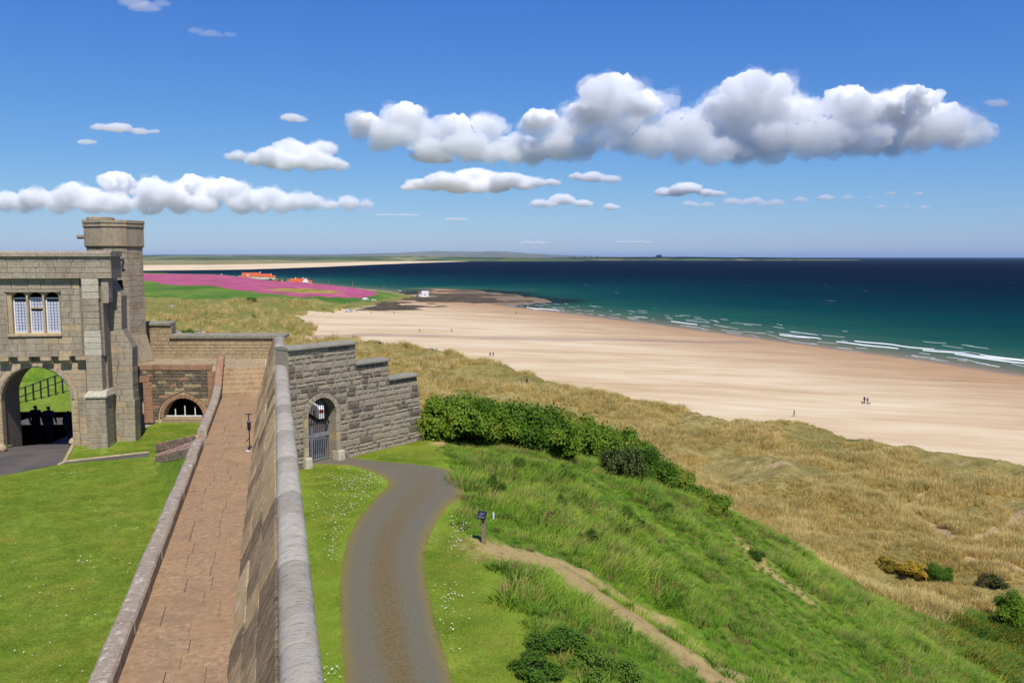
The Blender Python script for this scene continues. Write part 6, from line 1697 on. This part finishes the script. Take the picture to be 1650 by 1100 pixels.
for (px, py, rz, coat, legs, lab, pose) in [
    (1279.5, 671, 60, 'grey', 'denim', 'lone person in grey near the dunes in the middle of the beach', 'walk'),
    (1397.5, 650, -60, 'grey', 'black', 'person in pale grey top walking with dogs at the right of the beach', 'walk'),
    (1392.5, 649, -60, 'black', 'black', 'person in dark top beside the one with pale grey top', 'stand'),
    (789.8, 574.5, 10, 'black', 'black', 'left one of two dark walkers on open sand beyond the hedge', 'walk'), (794.8, 574.5, 20, 'black', 'navy', 'right one of two dark walkers on open sand beyond the hedge', 'walk2'),
    (728, 535, 0, 'black', 'black', 'lone dark walker on the upper beach beyond the stream', 'stand'), (676, 535, 0, 'grey', 'grey', 'lone slim walker left of the dark one on the upper beach', 'walk'),
    (610.5, 558.5, 0, 'black', 'black', 'left one of a dark pair just beyond the dune crest by the gate wall', 'walk'), (613.3, 558.5, 0, 'black', 'brown', 'right one of a dark pair just beyond the dune crest by the gate wall', 'stand'),
    (692.5, 565, 30, 'white', 'white', 'left one of a pale pair on the sand close to the dunes', 'walk'), (696.5, 565, 30, 'white', 'grey', 'right one of a pale pair on the sand close to the dunes', 'walk2'),
    (635, 506, 0, 'brown', 'black', 'tiny dark figure near the rocks on the upper beach', 'walk'), (599, 506, 0, 'blue', 'navy', 'tiny figure in blue by the rocks, further left', 'walk'), (596, 506, 0, 'white', 'denim', 'tiny pale figure by the rocks beside the blue one', 'stand'), (575, 503, 0, 'navy', 'navy', 'tiny dark blue figure at the top of the beach by the grass', 'stand'),
    (832, 506, 0, 'black', 'black', 'tiny dark figure near the tide line by the rock shelf', 'walk'), (849, 620, 40, 'navy', 'black', 'person in dark clothes standing in the dune grass', 'stand'), (487, 534, 0, 'black', 'black', 'tiny dark figure at the foot of the grassy dune tongue', 'stand'), (775, 469, 0, 'black', 'black', 'tiny dark figure out on the rock shelf', 'stand')]:
    person(beachp(px, py), R(rz), coat, legs, lab, pose, group=BG)
dog(beachp(1391, 651.5), R(100), CL['black'], 'black dog beside the walkers at the right of the beach')
dog(beachp(1399, 652.5), R(-120), CL['grey'], 'grey dog at the feet of the walker in the pale top')

# ------------------------------------------------------------------ clouds
def cloud_mat(name, dens):
    m = bpy.data.materials.new(name); m.use_nodes = True; t = m.node_tree; t.nodes.clear()
    o = t.nodes.new('ShaderNodeOutputMaterial'); v = t.nodes.new('ShaderNodeVolumePrincipled')
    v.inputs['Color'].default_value = (1, 1, 1, 1); v.inputs['Density'].default_value = dens; v.inputs['Anisotropy'].default_value = -0.4
    t.links.new(v.outputs[0], o.inputs['Volume']); return m
def puffs(blobs, Dst, k, g, depth, fill):
    cs, rs = [], []
    allb = list(blobs)
    for a, b in (zip(blobs[:-1], blobs[1:]) if fill else ()):
        if abs(a[0] - b[0]) < 2.4 * (a[2] + b[2]): allb.append(((a[0] + b[0]) / 2, max(a[1], b[1]) + .15 * a[2], .75 * min(a[2], b[2])))
    for (px, py, rp) in allb:
        d = sight(px, py); t = (Dst + g.uniform(-depth, depth) * rp * k * .7) / d.y
        c = np.array([d.x * t, d.y * t, EYE + d.z * t]); R0 = rp * k * .9
        cs.append(c); rs.append(R0)
        for q in range(26):                       # puffs upon puffs
            n = g.normal(size=3); n /= np.linalg.norm(n); n[2] = abs(n[2]) * .9 - .12
            r1 = R0 * g.uniform(.2, .46); c1 = c + n * R0 * np.array([1.25, 1.2, .78]) * g.uniform(.72, 1.0)
            cs.append(c1); rs.append(r1)
            for q2 in range(5):
                n2 = g.normal(size=3); n2 /= np.linalg.norm(n2); n2[2] = abs(n2[2]) * .9 - .1
                cs.append(c1 + n2 * r1 * g.uniform(.75, 1.05)); rs.append(r1 * g.uniform(.22, .45))
    bm = bmesh.new(); bmesh.ops.create_icosphere(bm, subdivisions=1, radius=1.0)
    iv = np.array([v_.co for v_ in bm.verts]); fi = np.array([[v_.index for v_ in f_.verts] for f_ in bm.faces]); bm.free()
    cs, rs = np.array(cs), np.array(rs)
    V_ = (cs[:, None, :] + rs[:, None, None] * iv[None] * (np.array([1.35, .85, .95]) if np.mean([b[2] for b in blobs]) > 15 else np.array([2.5, 1.2, .8]))).reshape(-1, 3)
    F_ = (fi[None] + (np.arange(len(cs)) * len(iv))[:, None, None]).reshape(-1, 3)
    me = bpy.data.meshes.new('cloud'); me.vertices.add(len(V_)); me.vertices.foreach_set('co', V_.astype(np.float32).ravel())
    me.loops.add(F_.size); me.loops.foreach_set('vertex_index', F_.astype(np.int32).ravel()); me.polygons.add(len(F_)); me.polygons.foreach_set('loop_start', np.arange(0, F_.size, 3, dtype=np.int32)); me.polygons.foreach_set('loop_total', np.full(len(F_), 3, np.int32)); me.update(); me.validate()
    return me
def cloud(label, base_y, blobs, mfp=7.0, rough=1.0, ceil=1000.0, vox=2.8, depth=1.3, tops=()):
    """cumulus: overlapping puffs on a flat base at its real height, blobs (px, py, radius) surveyed along the sight lines"""
    el = math.atan2(414 - base_y, 1339.0); Dst = ceil / math.tan(el); k = Dst / 1339.0
    zb = EYE + ceil - 40
    g = np.random.default_rng(len(blobs) * 31 + int(base_y))
    me = puffs(blobs, Dst, k, g, depth, True)
    mean = sum(b[2] for b in blobs) / len(blobs)
    def hull(name, grow, amps, dens, squash, me=me):
        o = bpy.data.objects.new('cloud', me); COL.objects.link(o)
        md = o.modifiers.new('r', 'REMESH'); md.mode = 'VOXEL'; md.voxel_size = vox * k * .75; md.use_smooth_shade = True
        if grow:
            dm = o.modifiers.new('g', 'DISPLACE'); dm.strength = grow * k; dm.mid_level = 0
        for (sz, am) in amps:
            tx = bpy.data.textures.new('puff', 'CLOUDS'); tx.noise_scale = sz * mean * k; tx.noise_depth = 3; tx.noise_basis = 'ORIGINAL_PERLIN'
            dm = o.modifiers.new('d', 'DISPLACE'); dm.texture = tx; dm.texture_coords = 'GLOBAL'; dm.strength = am * mean * k * rough; dm.mid_level = .5
        out = bpy.data.meshes.new_from_object(o.evaluated_get(bpy.context.evaluated_depsgraph_get())); bpy.data.objects.remove(o)
        n = len(out.vertices); co = np.empty(n * 3, np.float32); out.vertices.foreach_get('co', co); co = co.reshape(-1, 3)
        low = co[:, 2] < zb; co[low, 2] = zb + (co[low, 2] - zb) * squash
        out.vertices.foreach_set('co', co.ravel()); out.materials.clear(); out.materials.append(cloud_mat('cloud_vapour', dens))
        out.polygons.foreach_set('material_index', np.zeros(len(out.polygons), np.int32)); out.update(); return out
    core = bpy.data.objects.new('cloud', hull('cloud', 0, ((1.0, .6), (.4, .4), (.15, .2)), 1.0 / (mfp * k), .2)); place(core, Matrix.Identity(4)); tag(core, label, 'cloud', 'fair weather clouds')
    veil = bpy.data.objects.new('veil', hull('veil', .10 * mean, ((1.3, .9), (.45, .55), (.16, .22)), 1.0 / (mfp * k * 5), .5)); place(veil, Matrix.Identity(4), core)
    if tops:
        top = bpy.data.objects.new('billow', hull('billow', 0, ((1.0, .5), (.4, .5), (.15, .3)), 1.0 / (3.5 * k), .2, puffs(tops, Dst, k, g, depth, False))); place(top, Matrix.Identity(4), core)
    return core
cloud('largest white cumulus bank stretching across the right of the sky', 266, [(985, 155, 44), (1045, 172, 36), (945, 192, 42), (875, 203, 30), (1215, 155, 50), (1160, 182, 40), (1280, 190, 46), (1365, 182, 46), (1455, 182, 50), (1520, 204, 42), (1570, 218, 26), (1100, 212, 46), (1020, 218, 42), (1200, 222, 46), (1320, 222, 38), (1400, 220, 36), (1480, 225, 30), (1150, 242, 30), (1240, 246, 26), (1050, 236, 26), (1300, 240, 24), (1380, 236, 24), (1440, 236, 22), (1545, 228, 18), (1100, 246, 22), (1190, 250, 22), (980, 228, 24), (920, 216, 24), (1250, 215, 36), (1350, 205, 36)], 30, tops=[(985, 150, 40), (1035, 170, 26), (945, 178, 24), (1215, 150, 44), (1170, 172, 28), (1265, 176, 30), (1365, 166, 32), (1410, 172, 26), (1462, 172, 40), (1515, 192, 32), (870, 192, 22)])
cloud('grey-white cumulus left of the largest bank, above the bay', 268, [(585, 198, 24), (652, 192, 32), (718, 205, 24), (780, 208, 30), (690, 220, 28), (625, 215, 30), (755, 235, 30), (830, 238, 32), (900, 236, 30), (935, 246, 20), (850, 205, 16), (610, 236, 16), (720, 240, 22), (790, 248, 22), (860, 250, 22), (665, 205, 26), (745, 212, 22), (580, 215, 16)], 22, tops=[(655, 185, 24), (590, 194, 16), (735, 196, 16), (780, 200, 16)])
cloud('compact white cumulus left of centre with two rounded tops', 280, [(468, 240, 22), (520, 242, 18), (432, 252, 20), (500, 260, 22), (385, 252, 12), (545, 266, 14), (460, 262, 20), (410, 258, 14), (520, 262, 18), (370, 254, 8), (490, 246, 16)], 10)
cloud('long low cumulus line behind the octagonal tower', 344, [(190, 298, 26), (120, 314, 26), (60, 320, 22), (10, 324, 22), (250, 310, 30), (312, 306, 30), (370, 308, 26), (430, 318, 24), (500, 326, 18), (560, 328, 15), (180, 326, 24), (330, 328, 22), (-40, 322, 22), (95, 330, 20), (240, 330, 22), (150, 330, 22), (290, 330, 20), (390, 330, 20), (455, 331, 17), (530, 332, 13), (590, 331, 9), (280, 318, 24), (475, 325, 18), (40, 330, 18)], 12, tops=[(190, 290, 18), (245, 298, 16), (310, 298, 20), (360, 300, 18), (345, 296, 12), (120, 308, 12), (40, 316, 10)])
cloud('flat-based white cumulus low over the bay in the centre', 314, [(675, 297, 13), (715, 291, 18), (765, 284, 19), (820, 290, 18), (862, 294, 11), (740, 303, 13), (800, 302, 13), (890, 294, 8), (700, 300, 12), (770, 300, 14), (845, 300, 9), (660, 302, 8)])
cloud('small pale cloud just under the grey-white cumulus', 272, [(697, 253, 16), (672, 250, 8), (716, 258, 9)], 10)
cloud('small white cloud below the left end of the largest bank', 300, [(955, 286, 12), (930, 284, 8), (985, 289, 9)], 8)
cloud('low white cloud near the horizon right of centre', 338, [(905, 322, 12), (870, 328, 9), (940, 328, 9), (985, 334, 8)], 7)
cloud('white-topped cloud in the grey streak low on the right', 324, [(1105, 304, 14), (1072, 310, 10), (1140, 311, 9), (1160, 312, 6)], 7)
cloud('long thin grey cloud streak low on the right', 338, [(1180, 325, 9), (1215, 324, 9), (1250, 327, 8), (1290, 322, 7), (1330, 319, 8), (1365, 318, 6), (1110, 328, 7), (1140, 330, 7)], 16)
cloud('short thin grey streak low towards the right edge', 342, [(1435, 312, 5), (1480, 312, 5), (1490, 334, 5), (1460, 334, 4), (1420, 333, 5), (1400, 318, 3)], 16, vox=1.6)
cloud('small grey cloud above the octagonal tower', 224, [(190, 206, 12), (160, 205, 8), (225, 212, 8), (250, 212, 5)], 12)
cloud('tiny grey cloud under the small one above the tower', 238, [(137, 229, 7), (148, 229, 5)], 14, vox=2)
cloud('tiny pale cloud above the compact two-topped cumulus', 202, [(470, 190, 10), (485, 193, 6)], 11, vox=2)
cloud('faint wisp of cloud near the right edge', 175, [(1608, 167, 9), (1595, 165, 6)], 26, vox=2)
cloud('faint high wisp at the top left of the sky', 42, [(215, 4, 13), (240, 12, 11), (200, -6, 10), (262, 6, 8)], 60, vox=2.5)
cloud('faint small wisp below the top left one', 68, [(315, 50, 7), (340, 54, 8), (370, 56, 6)], 70, vox=2)
for i, (px, py, w) in enumerate([(1020, 389, 26), (860, 390, 20), (640, 345, 30), (735, 352, 14)]):
    cloud(['thin white streak just above the far island', 'thin white streak just above the far sands', 'thin grey streak right of the long low cumulus line', 'thin grey streak low in the centre'][i], py + 4, [(px + w * q, py + (q * 7 % 3) * .6, 2.6) for q in (-1, -.7, -.4, -.1, .2, .5, .8, 1.1)], 4 if i < 2 else 9, vox=1.0, depth=4)

# ------------------------------------------------------------------ air
hz = bpy.data.materials.new('haze'); hz.use_nodes = True; t = hz.node_tree; t.nodes.clear()
oo = t.nodes.new('ShaderNodeOutputMaterial'); vv = t.nodes.new('ShaderNodeVolumePrincipled')
vv.inputs['Color'].default_value = (.5, .70, 1.0, 1); vv.inputs['Density'].default_value = 1.3e-5
t.links.new(vv.outputs[0], oo.inputs['Volume'])
mb = MB(); mb.box((-97000, -97000, -8), (97000, 97000, 300)); o = mb.obj('haze', hz); tag(o, 'thin pale blue haze over sea and coast', 'haze', kind='stuff')
